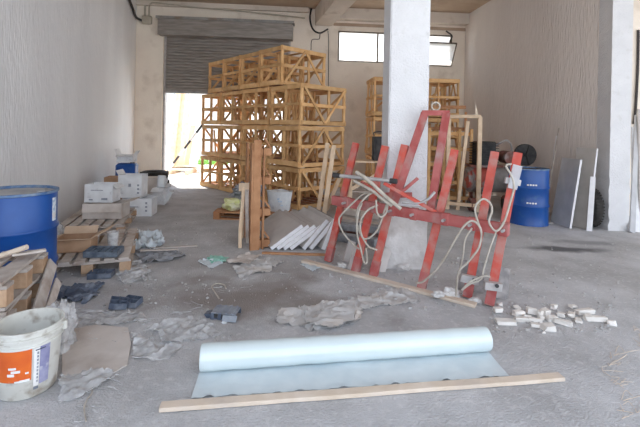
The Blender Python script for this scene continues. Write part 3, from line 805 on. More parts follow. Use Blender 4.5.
# diagonal rods and hook
bm = NB(); board(bm, P(384, 183, 3.72), P(436, 212, 3.58), .035, .03); obj('diagonal_bar', bm, M_red, rack, world=True)
bm = NB(); board(bm, P(361, 182, 3.95), P(384, 196, 3.85), .035, .03); obj('diagonal_bar', bm, M_red, rack, world=True)
bm = NB(); board(bm, P(376, 214, 3.90), P(418, 178, 3.85), .028, .028); obj('diagonal_bar', bm, M_redd, rack, world=True)
bm = NB(); tube(bm, [P(402, 202, 3.66), P(418, 203, 3.62), P(428, 199, 3.60), P(435, 192, 3.60)], .013, 8); obj('hook', bm, M_steel, rack, True, world=True)
# grey steel rod with dark ends lying across the uprights
bm = NB(); cyl(bm, P(338, 175.5, 3.90), P(392, 181, 3.68), .018, seg=14); rod = obj('cross_rod', bm, M_steel, rack, True, world=True)
for a, b in (((333, 175), (340, 175.7)), ((390, 180.8), (397, 181.5))):
    f = lambda x: 3.90-(x-338)/54*.22
    bm = NB(); cyl(bm, P(a[0], a[1], f(a[0])), P(b[0], b[1], f(b[0])), .024, seg=14); obj('rubber_sleeve', bm, M_dark, rod, True, world=True)
# foot pads
for (x, y, dx, lb) in [(381, 272, .05, 0), (351, 270, -.05, 0), (346, 262, 0, 0)]:
    g = G(x, y); bm = NB(); board(bm, g, g+V((.07, .06, .21)), .085, .02, V((.3, -1, 0))); obj('foot_pad', bm, M_slab, rack, world=True)
for (x, y, w_) in [(462, 290, .12), (478, 293, .10), (501, 299, .13)]:
    g = G(x, y); bm = NB(); board(bm, g, g+V((.05, .06, .25)), w_*.8, .012, V((0, -1, 0))); obj('foot_plate', bm, M_steel2, rack, world=True)
for (x0, y0, x1, y1, z) in [(460, 277, 478, 281, 3.36), (484, 285, 501, 287, 3.22)]:
    bm = NB(); board(bm, P(x0, y0, z), P(x1, y1, z), .05, .06); cl = obj('foot_bracket', bm, M_steel, rack, world=True)
    bm = NB(); cyl(bm, P(x1-4, y1-1, z-.02), P(x1-4, y1-1, z-.05), .016, seg=8); obj('bolt', bm, M_dark, cl, world=True)
g = P(513, 193, 3.28)
bm = NB(); box(bm, P(515, 177, 3.30), (.075, .012, .20), Matrix.Rotation(radians(12), 3, 'Y')); obj('clear_plate', bm, M_plast, rack, world=True)
bm = NB(); board(bm, P(505, 180, 3.33), P(520, 183, 3.33), .03, .05); obj('foot_bracket', bm, M_steel, rack, world=True)

def hose(label, pz, r=.0085, m=M_hose, name='hose', cat='hose', group='hoses hung on the red rack'):
    bm = NB(); tube(bm, [P(x, y, z) for x, y, z in pz], r, 8)
    return single(name, bm, m, label, cat, group=group, smooth=True)
hose('pale hose in a wide open loop at the left of the red rack', [(371, 193, 3.78), (362, 195, 3.80), (344, 212, 3.80), (339, 221, 3.82), (344, 234, 3.84), (355, 246, 3.84), (359, 249, 3.9)])
hose('pale hose in a U-shaped loop low between left uprights', [(374, 192, 3.72), (366, 197, 3.70), (358, 208, 3.70), (357, 223, 3.72), (362, 237, 3.74), (369, 238, 3.74), (378, 229, 3.72), (384, 212, 3.68), (387, 203, 3.66)])
hose('pale hose hanging longest at the left, nearly touching floor', [(362, 203, 3.67), (358, 215, 3.67), (357, 233, 3.68), (361, 250, 3.72), (364, 262, 3.76), (367, 262, 3.78), (366, 248, 3.76)])
hose('pale hose end curling down to the third upright', [(378, 205, 3.64), (368, 210, 3.64), (361, 220, 3.65), (361, 233, 3.66), (368, 246, 3.68), (377, 250, 3.68)])
hose('short pale hose loop hanging directly under the cross beam', [(376, 200, 3.62), (377, 212, 3.62), (381, 217, 3.62), (386, 213, 3.62), (388, 203, 3.6)])
hose('thick straight pale tube sloping down across the cross beam', [(356, 172, 3.70), (368, 180, 3.63), (385, 196, 3.58), (401, 209, 3.52)], .017, name='tube', cat='tube')
hose('second thick pale tube just below the first sloping one', [(354, 181, 3.74), (371, 190, 3.64), (380, 197, 3.60), (392, 206, 3.58)], .014, name='tube', cat='tube')
hose('pale hose arching high over the right end of cross beam', [(480, 228, 3.20), (475.5, 214, 3.20), (476, 205, 3.20), (483, 199, 3.20), (490, 203, 3.20), (492, 211, 3.19), (489, 222, 3.18), (496, 231, 3.16), (504, 222, 3.15), (510, 203, 3.16), (514, 187, 3.17), (511, 175, 3.18), (506, 166, 3.19), (511, 164, 3.22)])
hose('long pale hose sweeping from the beam left to the floor', [(416, 283, 3.50), (424, 281, 3.45), (440, 265, 3.36), (455, 240, 3.24), (464, 226, 3.20), (473, 221, 3.18), (481, 230, 3.17), (479, 247, 3.18), (468, 262, 3.20), (459, 271, 3.22), (457, 284, 3.24), (456, 296, 3.25)])
hose('thin pale hose dropping from the beam end to last foot', [(496, 232, 3.13), (490, 248, 3.12), (484, 268, 3.11), (481, 279, 3.10), (470, 284, 3.10), (462, 290, 3.12), (470, 282, 3.09), (484, 276, 3.07), (490, 277, 3.07)], .007)
hose('thin pale hose hanging between fifth upright and long hose', [(472, 228, 3.22), (465, 240, 3.24), (463, 256, 3.26), (459, 275, 3.28)], .007)

# ---------------------------------------------------------------- pallets
def pallet_parts(root, L, W, hgt=.145, nslat=7, m=M_palgrey, mb=M_palbrown, skip=(), seed=0, slen=None):
    rg = random.Random(seed)
    sw = W/nslat*.72
    for i in range(nslat):
        if i in skip: continue
        y = -W/2 + W*(i+.5)/nslat
        bm = NB(); e = rg.uniform(-.02, .02)
        board(bm, (-L/2+e, y, hgt-.011), (L/2+e*.3, y+rg.uniform(-.012, .012), hgt-.011), sw, .02, bevel=.002); obj('deck_slat', bm, m, root)
    for x in (-L/2+.05, 0, L/2-.05):
        bm = NB(); board(bm, (x, -W/2, hgt-.033), (x, W/2, hgt-.033), .095, .02); obj('stringer_board', bm, m, root)
        for y in (-W/2+.05, 0, W/2-.05):
            bm = NB(); box(bm, (x, y, .02+(hgt-.064)/2), (.095, .10, hgt-.066), None, .003); obj('block', bm, mb, root)
    for y in (-W/2+.05, 0, W/2-.05):
        bm = NB(); board(bm, (-L/2, y, .01), (L/2, y, .01), .09, .018); obj('base_board', bm, m, root)
def pallet(label, c, rz, L, W, hgt=.145, ns=7, m=M_palgrey, mb=M_palbrown, skip=(), seed=0, tilt=(0, 0), group='old pallets'):
    t = thing('wooden_pallet', label, 'pallet', c, rz, group)
    pallet_parts(t, L, W, hgt, ns, m, mb, skip, seed)
    if tilt != (0, 0):
        t.rotation_euler = (tilt[0], tilt[1], rz)
    return t
def from_corner(fr, ang, L, W):
    """pallet with front right corner fr; length runs along direction ang; body extends to its left"""
    d = V((cos(ang), sin(ang), 0)); l = V((-sin(ang), cos(ang), 0))
    return V(fr) + d*L/2 + l*W/2
A1 = radians(111)
pA = from_corner((-1.80, 3.86, 0), A1, 1.2, .74)
pallet('weathered grey pallet on the floor with black tray and carton on it', pA, A1, 1.2, .74, .15, 6, seed=3)
pB = from_corner((-2.52, 5.2, 0), radians(107), 1.2, .80)
pallet('weathered grey pallet by the left wall under the beige cardboard box', pB, radians(107), 1.2, .8, .14, 6, seed=5)
# broken pallets stacked at the lower left
A2 = radians(108)
for i, (fr, an, tl, sk, lb, mm) in enumerate([((-1.78, 2.30, 0), A2, (0, 0), (3,), 'broken pallet at lower left, lowest of three stacked', M_palbrown),
        ((-1.74, 2.28, .170), A2+.05, (0, 0), (1, 4), 'broken pallet at lower left, middle of three stacked', M_palgrey),
        ((-1.76, 2.27, .340), A2-.02, (0, .0), (2,), 'broken pallet at lower left, topmost of three stacked', M_palgrey)]):
    pc_ = from_corner(fr, an, .66, .88)
    pallet(lb, pc_, an, .66, .88, .165, 6, mm, M_palbrown, sk, 11+i, tl, 'broken pallets stacked at the lower left')
bm = NB(); cyl(bm, P(-18, 262, 2.62), P(27, 247, 2.62), .017, seg=12)
single('broom_handle', bm, M_plank, 'round pale wooden stick lying across the lower left pallets', 'stick', smooth=True)
lean('loose_slat', P(12, 255, 2.60), P(46, 250, 2.72), .045, .015, M_palgrey, 'thin loose grey slat resting on the top broken pallet', 'slat', V((0, 0, 1)))
lean('loose_slat', V((-1.69, 2.32, .07)), V((-1.93, 2.92, .40)), .09, .018, M_palgrey, 'pale slat leaning against the right side of broken pallets', 'slat', V((1, 0, .3)))
lean('loose_slat', V((-1.66, 2.34, .02)), V((-1.90, 2.94, .26)), .07, .016, M_palgrey, 'grey slat leaning outermost beside the broken pallets', 'slat', V((1, 0, .3)))
g = G(48, 330); single('plastic_bag', lump((-1.60, 2.50, 0), (.08, .10, .17), 3, .5, 4, freq=2.5), M_dustplast, 'dusty white plastic bag slumped behind the paint bucket', 'bag', smooth=True)

# ---------------------------------------------------------------- cartons
def carton(name, label, c, w_, d_, h_, rz, m, flaps=(), group=None, closed=False, mflap=None, tilt=None, inner=None):
    t = thing(name, label, 'box', c, rz, group)
    th = .006
    bm = NB()
    box(bm, (0, 0, th/2), (w_, d_, th)); 
    for s in (-1, 1):
        box(bm, (0, s*(d_/2-th/2), h_/2), (w_, th, h_)); box(bm, (s*(w_/2-th/2), 0, h_/2), (th, d_-2*th, h_))
    if closed: box(bm, (0, 0, h_-th/2), (w_, d_, th))
    obj('carton_body', bm, m, t)
    for (side, ang, ln) in flaps:
        a = radians(ang); bm = NB()
        if side in 'fb':
            s = -1 if side == 'f' else 1
            p0 = V((0, s*(d_/2), h_)); dv = V((0, s*cos(a), sin(a)))
            R = Matrix((V((1, 0, 0)), dv, V((1, 0, 0)).cross(dv))).transposed(); box(bm, p0+dv*ln/2, (w_*.98, ln, .005), R)
        else:
            s = -1 if side == 'l' else 1
            p0 = V((s*(w_/2), 0, h_)); dv = V((s*cos(a), 0, sin(a)))
            R = Matrix((dv, V((0, 1, 0)), dv.cross(V((0, 1, 0))))).transposed(); box(bm, p0+dv*ln/2, (ln, d_*.98, .005), R)
        obj('flap', bm, mflap or m, t)
    if tilt: t.rotation_euler = (tilt[0], tilt[1], rz)
    return t
def mark(t, x, y, z, w_, h_, name='printed_mark', m=M_ink, side='f'):
    bm = NB()
    box(bm, (x, y, z), (w_, .002, h_) if side == 'f' else (.002, w_, h_)); obj(name, bm, m, t)
# brown open box on the near pallet
c = P(76, 246, 4.15); zt = .152
c.z = zt
b1 = carton('cardboard_box', 'open brown cardboard box with raised flap on the near grey pallet', (-2.44, 4.05, zt), .32, .24, .13, radians(14), M_cardd, [('l', -12, .12), ('r', 28, .20), ('b', 60, .08), ('f', 10, .05)], mflap=M_card)
# clear cup
bm = NB(); cyl(bm, (0, 0, 0), (0, 0, .15), .045, .055, 20, caps=False); shell(bm, .002)
cyl(bm, (0, 0, 0.001), (0, 0, .006), .044, seg=20)
bm.transform(Matrix.Translation((-2.14, 4.18, .153))); single('plastic_jar', bm, M_dustplast, 'dusty clear plastic jar standing on the near pallet beside brown box', 'jar', smooth=True)
# beige box + white long box
z0 = .142
b2 = carton('cardboard_box', 'wide dusty beige cardboard box under the long white carton', (-2.96, 5.60, z0), .50, .34, .21, radians(8), M_cardg, [('r', 15, .16), ('f', -72, .12)])
b3 = carton('cardboard_box', 'long grey-white carton on top of the beige cardboard box', (-3.02, 5.60, z0+.214), .37, .26, .25, radians(4), M_whitebox, [('r', -50, .08)])
mark(b3, .08, -.132, .05, .08, .03); mark(b3, -.10, -.132, .04, .05, .02); mark(b3, -.02, -.132, .17, .16, .01)
b4 = carton('cardboard_box', 'upright white carton with side print, on top of another white carton', (-2.98, 6.42, .285), .36, .26, .36, radians(3), M_whitebox, [('l', 60, .08)])
for i in range(3): mark(b4, .13, -.133, .08+.06*i, .03, .03)
mark(b4, 0, -.133, .2, .04, .05)
b5 = carton('cardboard_box', 'low white carton on the floor carrying the upright white carton', (-2.86, 6.42, .0), .44, .30, .28, radians(6), M_whitebox, [('l', 35, .10), ('r', 20, .14)])
for i in range(3): mark(b5, .14, -.153, .09+.06*i, .03, .03)
mark(b5, -.05, -.153, .15, .14, .012)
b6 = carton('cardboard_box', 'flat brown cardboard box behind the long grey-white carton', (-3.42, 6.75, .0), .30, .26, .56, radians(10), M_cardd, [('r', 10, .05)])
# blue canister with white box on it
c = V((-3.72, 7.75, 0))
t = thing('blue_canister', 'blue plastic canister against the left wall behind the white cartons', 'canister', c, radians(8))
bm = NB(); box(bm, (0, 0, .35), (.36, .28, .70), None, .04); obj('body', bm, M_blue, t, True)
bm = NB(); cyl(bm, (.1, -.02, .7), (.1, -.02, .72), .04, seg=16); obj('cap', bm, M_dark, t, True)
c2 = V((-3.74, 7.78, .722))
carton('cardboard_box', 'small open white carton resting on the blue canister', c2, .30, .24, .14, radians(6), M_whitebox, [('l', 70, .12), ('r', 55, .10), ('f', -20, .08)])
carton('cardboard_box', 'plain beige carton on the floor between blue canister and tyre', (-3.28, 7.90, 0), .40, .34, .42, radians(12), M_cardg, closed=True)
# roll
bm = NB(); lathe(bm, [(.02, 0), (.085, 0), (.09, .01), (.09, .33), (.085, .34), (.02, .34), (.02, 0)], 24, (0, 0, 0))
bm.transform(Matrix.Translation((-2.86, 7.35, .0)) @ Matrix.Rotation(radians(6), 4, 'Y'))
carton('cardboard_box', 'open white carton on the floor holding up the white paper roll', (-2.90, 7.35, 0), .22, .20, .30, radians(-8), M_whitebox, [('r', 20, .14), ('f', -40, .1)], closed=True)
bm2 = NB(); cyl(bm2, (-2.90, 7.35, .306), (-2.89, 7.36, .52), .075, seg=24); bm.free()
bmesh.ops.bevel(bm2, geom=[e for e in bm2.edges if any(len(f.verts) > 10 for f in e.link_faces)], offset=.01, segments=2, affect='EDGES')
single('paper_roll', bm2, M_paper, 'short white roll standing up among the scattered white papers', 'roll', smooth=True)
# horizontal tyre near the doorway with second one below
tyre('tyre', 'dark tyre lying flat on top of another near the doorway', (-3.85, 9.35, .20), Matrix.Identity(4), .31, .19)
tyre('tyre', 'dark tyre lying flat on the floor beneath another by the doorway', (-3.83, 9.36, 0.0), Matrix.Identity(4), .31, .19)
# scattered white papers and boards
pw = [((148, 205), .34, .20, .26, 20, 'white folded leaflet sheet standing tilted, lowest of the white papers'), ((158, 196), .40, .26, .30, -25, 'tilted white panel leaning right of the cartons'),
      ((152, 190), .42, .30, .34, 10, 'white sheet lying sloped beside the paper roll'), ((161, 205), .30, .22, .12, -35, 'grey-white flat sheet at the right end of the papers'),
      ((157, 189), .36, .24, .40, -10, 'topmost white sheet beside the paper roll')]
for i, (g_, a_, b_, zz, an, lb) in enumerate(pw):
    g = G(*g_); c = V((g.x, g.y+.1, 0)); R = Matrix.Rotation(radians(an), 3, 'Z') @ Matrix.Rotation(radians(28+i*6), 3, 'X') @ Matrix.Rotation(radians(-14+7*i), 3, 'Y')
    bm = NB(); bmesh.ops.create_grid(bm, x_segments=8, y_segments=6, size=.5)
    for v in bm.verts:
        q = V((v.co.x*a_, v.co.y*b_*1.3, .03*noise.noise(V((v.co.x*3+i, v.co.y*3, i))))); v.co = R @ q
    shell(bm, .004)
    mz = min(v.co.z for v in bm.verts); bm.transform(Matrix.Translation(c + V((0, 0, -mz+.002))))
    single('paper_sheet', bm, M_paper, lb, 'paper', smooth=True)
bm = lump((-3.28, 4.90, .0), (.15, .12, .13), 8, .4, 4); single('rolled_sack', bm, M_dustplast, 'rolled greyish sack on the wall side of the far pallet', 'sack', smooth=True)

# trays
def tray(label, c, w_, d_, h_, nx, ny, rz, m=M_mesh, tilt=(0, 0), name='plastic_tray', group=None):
    bm = NB(); box(bm, (0, 0, .003), (w_, d_, .006))
    for i in range(nx+1): box(bm, (-w_/2+w_*i/nx, 0, h_/2), (.006, d_, h_))
    for j in range(ny+1): box(bm, (0, -d_/2+d_*j/ny, h_/2), (w_, .006, h_))
    for v in bm.verts: v.co += V((0, 0, noise.noise(v.co*7 + V((rz, 0, 0)))*.012))
    M = Matrix.Rotation(rz, 4, 'Z') @ Matrix.Rotation(tilt[0], 4, 'X') @ Matrix.Rotation(tilt[1], 4, 'Y')
    bm.transform(M); mz = min(v.co.z for v in bm.verts); bm.transform(Matrix.Translation(V(c) - V((0, 0, mz))))
    return single(name, bm, m, label, 'tray', group=group)
tray('dark grey compartment tray lying on the front of the near pallet', (-2.08, 3.90, .152), .30, .20, .05, 5, 3, radians(8), M_mesh)
g = G(103, 276); tray('black compartment tray on the floor under the front pallet edge', (g.x, g.y-.03, .001), .20, .12, .05, 3, 2, radians(10), M_navy)
g = G(122, 309)
tray('small broken dark tray piece on the floor, left of a pair', G(118, 308, .0)+V((0, 0, .001)), .12, .10, .05, 2, 2, radians(20), M_navy, (.1, .2))
tray('small broken dark tray piece on the floor, right of a pair', G(132, 306, .0)+V((0, 0, .001)), .13, .09, .045, 2, 2, radians(-15), M_navy, (.15, 0))
# dark flattened tray sheet left
pts = [(57, 290), (88, 286), (104, 287), (96, 298), (88, 304), (58, 301)]
single('crushed_tray', crumple(pts, .075, .02, 4, 7, .004, thick=.005), M_navy, 'large crushed dark plastic tray sheet on the floor beside the drum', 'tray')
# the dark tray toward the middle
g = G(226, 316)
t = thing('plastic_crate', 'crushed dark grey plastic crate alone in the middle of the floor', 'crate', g, radians(-6)); t.scale = (1.25, 1.1, .68)
bm = NB(); box(bm, (0, 0, .066), (.15, .12, .008), Matrix.Rotation(.05, 3, 'Y'))
for i in range(4): box(bm, (-.055+.036*i, 0, .072), (.012, .125, .010))
obj('top_panel', bm, M_greyp, t)
for s in (-1, 1):
    bm = NB()
    for i in range(4): box(bm, (-.066+.044*i, s*.058, .033), (.020, .007, .064), Matrix.Rotation(.12*s, 3, 'X'))
    box(bm, (0, s*.058, .012), (.15, .008, .014)); obj('side_slats', bm, M_navy, t)
bm = NB(); box(bm, (.045, -.08, .035), (.085, .01, .055), Matrix.Rotation(-.5, 3, 'X')); obj('torn_flap', bm, M_greyp, t)
bm = NB(); box(bm, (-.095, -.02, .025), (.035, .06, .045), Matrix.Rotation(-.4, 3, 'Y')); obj('torn_corner', bm, M_navy, t)
g = G(224, 323); bm = lump(g, (.022, .014, .006), 2); single('paper_scrap', bm, M_paper, 'tiny white scrap on the floor in front of the dark crate', 'scrap')

# ---------------------------------------------------------------- bucket
g = V((-1.535, 2.14, 0))
t = thing('paint_bucket', 'dirty white plastic paint bucket with orange label at lower left', 'bucket', g)
t.scale = (1, 1, .92)
rb = lambda z: .131 + (.156-.131)*z/.38
prof = [(0, .004), (.125, .004), (.131, .012), (rb(.29), .29), (rb(.29)+.008, .292), (rb(.3)+.008, .302), (rb(.305), .306), (rb(.33), .33), (rb(.33)+.012, .332), (rb(.345)+.012, .346), (rb(.35), .35), (rb(.37), .37), (rb(.38)+.006, .373), (rb(.38)+.006, .384), (rb(.38)-.003, .384),
        (rb(.3)-.004, .30), (.128, .02), (0, .018)]
bm = NB(); lathe(bm, prof, 56); bmesh.ops.recalc_face_normals(bm, faces=bm.faces); obj('bucket_body', bm, M_bucket, t, True)
va = math.atan2(-g.y, -g.x)
lbl = patch(t, (0, 0), rb, va-.95, va+.10, .115, .29, M_labor, 'orange_label', 14)
lbl['label'] = 'orange printed label'
for (a0, a1, z0_, z1_) in [(-.62, -.40, .15, .165), (-.5, -.22, .168, .182), (-.58, -.34, .188, .20), (-.25, .05, .112, .125), (-.40, -.20, .112, .122), (-.08, 0.02, .155, .165)]:
    patch(t, (0, 0), rb, va+a0, va+a1, z0_, z1_, M_labwh, 'label_print', 6, .003)
pl = patch(t, (0, 0), rb, va+.34, va+.66, .075, .30, M_labpur, 'violet_label', 8)
patch(t, (0, 0), rb, va+.16, va+.33, .07, .285, M_labwh, 'white_label_strip', 8, .002)
for k in range(9): patch(t, (0, 0), rb, va+.25, va+.30, .09+.02*k, .103+.02*k, M_ink, 'small_print', 3, .0032)
patch(t, (0, 0), rb, va+.17, va+.32, .052, .066, M_navy, 'small_print', 5, .003)
patch(t, (0, 0), rb, va+.2, va+.5, .272, .278, M_navy, 'small_print', 5, .003)
bm = NB(); hv = va + pi/2 - .25
h0 = V(((rb(.34)+.012)*cos(hv), (rb(.34)+.012)*sin(hv), .335))
box(bm, h0, (.022, .022, .05), Matrix.Rotation(hv, 3, 'Z'), .003); obj('handle_lug', bm, M_bucket, t)
bm = NB()
pts = [V(((rb(.34)+.018)*cos(hv+a), (rb(.34)+.018)*sin(hv+a), .335 - .012*sin(a))) for a in [i*pi/12 for i in range(13)]]
tube(bm, pts, .0028, 6); obj('wire_handle', bm, M_steel, t, True)

# ---------------------------------------------------------------- flattened cardboard behind the bucket
pix = [(62, 332), (96, 326), (128, 329), (131, 345), (127, 366), (110, 376), (92, 382), (62, 384)]
bm = NB(); poly_prism(bm, [tuple(G(*p)[:2]) for p in pix], .002, .010)
single('flat_cardboard', bm, M_cardg, 'flat dusty cardboard piece on the floor right of the bucket', 'cardboard')

# ---------------------------------------------------------------- film roll, unrolled sheet and the plank
L0 = G(200, 371); L1 = G(487, 350.8)
dr = (L1-L0).normalized(); pr = V((-dr.y, dr.x, 0))
R0 = .074; c0 = L0 + pr*.0 + V((0, 0, R0+.006)); c1 = L1 + pr*.0 + V((0, 0, R0+.006))
t = thing('plastic_film_roll', 'long pale blue roll of plastic film unrolled across the foreground floor', 'film roll', (L0+L1)/2)
bm = NB(); Ln = (c1-c0).length
prof = [(.036, .006), (R0-.012, 0), (R0-.003, .004), (R0, .015)] + [(R0+.0012*sin(k*1.3), .015+(Ln-.03)*k/40) for k in range(1, 40)] + [(R0, Ln-.015), (R0-.003, Ln-.004), (R0-.012, Ln), (.036, Ln-.006), (.034, Ln-.1), (.034, .1), (.036, .006)]
Mx = Matrix.Translation(c0) @ V((0, 0, 1)).rotation_difference(c1-c0).to_matrix().to_4x4()
lathe(bm, prof, 64, M=Mx); bmesh.ops.recalc_face_normals(bm, faces=bm.faces); obj('roll', bm, M_film, t, True, world=True)
bm = NB(); cyl(bm, c0-dr*.004, c1+dr*.004, .033, seg=32, caps=False); shell(bm, .004); obj('cardboard_core', bm, M_card, t, True, world=True)
# the sheet leaves the roll at its bottom front and lies on the floor
s0 = G(191, 399.5); s1 = G(509, 377)
bm = NB(); nx, ny = 90, 26; vs = []
t0 = L0 + pr*.0; t1 = L1 + pr*.0
for i in range(nx+1):
    f = i/nx; row = []
    for j in range(ny+1):
        k = j/ny
        a = t0 + (t1-t0)*f; b = s0 + (s1-s0)*f + V((0, .012*noise.noise(V((f*14, 0, 4))), 0))
        p = a + (b-a)*k
        zz = .005 + .007*max(0, noise.noise(V((f*7, k*1.6, 2)))) + .004*abs(noise.noise(V((f*26, k*3, 7))))*k
        if k > .86: zz += .010*((k-.86)/.14)*max(0, noise.noise(V((f*30, 0, 9))))*2.4
        p.z = zz; row.append(bm.verts.new(p))
    vs.append(row)
for i in range(nx):
    for j in range(ny): bm.faces.new((vs[i][j], vs[i][j+1], vs[i+1][j+1], vs[i+1][j]))
shell(bm, .0015)
obj('loose_sheet', bm, M_filmsheet, t, True, world=True)
pk0 = G(160, 410); pk1 = G(562, 379.5)
bm = NB(); board(bm, pk0+V((0, 0, .015)), pk1+V((0, 0, .015)), .058, .022, bevel=.003)
bmesh.ops.subdivide_edges(bm, edges=[e for e in bm.edges if e.calc_length() > 1], cuts=20)
for v in bm.verts: v.co.y += .004*noise.noise(v.co*4)
single('wooden_plank', bm, M_plank, 'long narrow tan plank lying in front of the film roll', 'plank')

# long dusty plank under the rack feet
a = G(303, 262); b = G(476, 307)
bm = NB(); board(bm, a+V((0, 0, .014)), b+V((0, 0, .014)), .075, .025, bevel=.003)
single('wooden_plank', bm, M_plank, 'long dusty plank on the floor in front of the red rack feet', 'plank')

# ---------------------------------------------------------------- crumpled sheets on the floor
single('crumpled_sheet', crumple([(276, 318), (284, 310), (310, 306), (350, 300), (382, 294), (400, 288), (420, 291), (417, 303), (385, 306), (362, 312), (360, 322), (338, 328), (310, 331), (300, 325), (280, 324)], .045, .014, 2, 8.5), M_dust,
       'large crumpled dusty sheet on the floor between roll and red rack', 'sheet', smooth=True)
single('crumpled_sheet', crumple([(303, 322), (330, 309), (352, 308), (356, 322), (332, 328)], .035, .016, 9, 7, h=.03), M_dust,
       'beige crumpled paper on top of the large dusty sheet', 'sheet', smooth=True)
single('plastic_wrap', crumple([(150, 329), (186, 318), (206, 322), (222, 334), (205, 341), (160, 344)], .05, .015, 5, 8), M_dustplast,
       'crumpled translucent plastic wrap on the floor left of the dark crate', 'plastic wrap', smooth=True)
single('plastic_wrap', crumple([(132, 335), (152, 342), (184, 345), (176, 358), (150, 362), (133, 360)], .05, .015, 15, 9), M_dustplast,
       'crumpled plastic wrap on the floor touching the flat cardboard', 'plastic wrap', smooth=True)
single('plastic_wrap', crumple([(60, 378), (84, 372), (112, 370), (118, 377), (100, 386), (84, 398), (60, 402)], .035, .014, 25, 9, h=.008), M_dustplast,
       'thin shiny plastic wrap on the front edge of the flat cardboard', 'plastic wrap', smooth=True)
single('plastic_wrap', crumple([(120, 266), (138, 262), (150, 270), (146, 282), (124, 284), (116, 276)], .06, .015, 35, 9), M_dustplast,
       'crinkled translucent wrap at the front right corner of near pallet', 'plastic wrap', smooth=True)
single('plastic_wrap', crumple([(62, 310), (100, 312), (140, 314), (150, 322), (100, 326), (66, 322)], .03, .015, 45, 9), M_dustplast,
       'flat thin wrap spread on floor just beyond the flat cardboard', 'plastic wrap', smooth=True)
g = G(147, 246)
single('plastic_bag', crumple([(133, 240), (142, 234), (160, 236), (163, 247), (150, 251), (135, 250)], .20, .02, 6, 5), M_plastw, 'crumpled white plastic bag on the floor right of near pallet', 'bag', smooth=True)
single('dark_rag', crumple([(134, 252), (150, 250), (175, 252), (187, 256), (168, 262), (140, 264)], .07, .02, 12, 7), M_greysack, 'dark dirty rag on the floor in front of the white bag', 'rag', smooth=True)
for (x0, y0, x1, y1, lb) in [(150, 249, 197, 246, 'thin grey slat on the floor beside the white plastic bag'), (140, 256, 178, 252, 'second thin grey slat lying nearer, over the dark rag')]:
    a = G(x0, y0); b = G(x1, y1); bm = NB(); zz = .06 if y0 > 252 else .01
    board(bm, a+V((0, 0, zz)), b+V((0, 0, zz*.5)), .03, .012); single('loose_slat', bm, M_palgrey, lb, 'slat')
single('crumpled_sheet', crumple([(233, 268), (262, 258), (283, 262), (268, 272), (240, 278)], .05, .018, 55, 8), M_dust, 'dusty torn sheet on the floor in front of the upright pallet', 'sheet', smooth=True)
single('crumpled_sheet', crumple([(228, 262), (248, 254), (262, 256), (248, 266)], .05, .018, 57, 8, h=.012), M_cardg, 'beige torn paper on floor left of the grey board stack', 'paper', smooth=True)
single('plastic_scrap', crumple([(206, 259), (216, 256), (229, 257), (224, 263), (211, 264)], .05, .015, 58, 9), M_green, 'small green plastic scrap on the floor left of upright pallet', 'scrap', smooth=True)
single('plastic_scrap', crumple([(196, 262), (210, 260), (222, 265), (212, 269)], .04, .015, 59, 9), M_plastw, 'small whitish plastic scrap next to the green scrap', 'scrap', smooth=True)
bm = NB(); tube(bm, [G(*p)+V((0, 0, .012)) for p in [(219, 300), (214, 292), (212, 288), (216, 285), (224, 286), (226, 290)]], .006, 6)
single('bent_strap', bm, M_hose, 'thin pale bent packing strap on the floor above the dark crate', 'strap', smooth=True)
bm = NB(); tube(bm, [G(*p)+V((0, 0, .008)) for p in [(86, 423), (84, 410), (87, 401), (92, 394), (90, 388)]], .004, 6)
single('packing_strap', bm, M_hose, 'thin pale string curling on the floor right of the bucket', 'string', smooth=True)
single('white_rag', crumple([(300, 264), (316, 262), (322, 268), (312, 272)], .03, .015, 61, 9), M_plastw, 'small white scrap on the floor near the plank end', 'scrap', smooth=True)
# rubble under the red rack
for i, (x, y, s, lb) in enumerate([(404, 270, .07, 'plaster lump at the foot of the pillar, right of third upright'), (392, 262, .05, 'small plaster lump against the pillar base'), (450, 297, .08, 'pale dusty lump between the fourth and fifth uprights'),
        (438, 300, .05, 'small pale lump on the long dusty plank'), (475, 303, .05, 'pale lump beside the fifth upright foot'), (342, 268, .06, 'grey lump between the two leftmost rack feet')]):
    single('plaster_lump', lump(G(x, y)+V((0, 0, .028 if i in (3,) else 0)), (s, s*.7, s*.55), i, .5, 3), M_concp, lb, 'rubble', smooth=False)

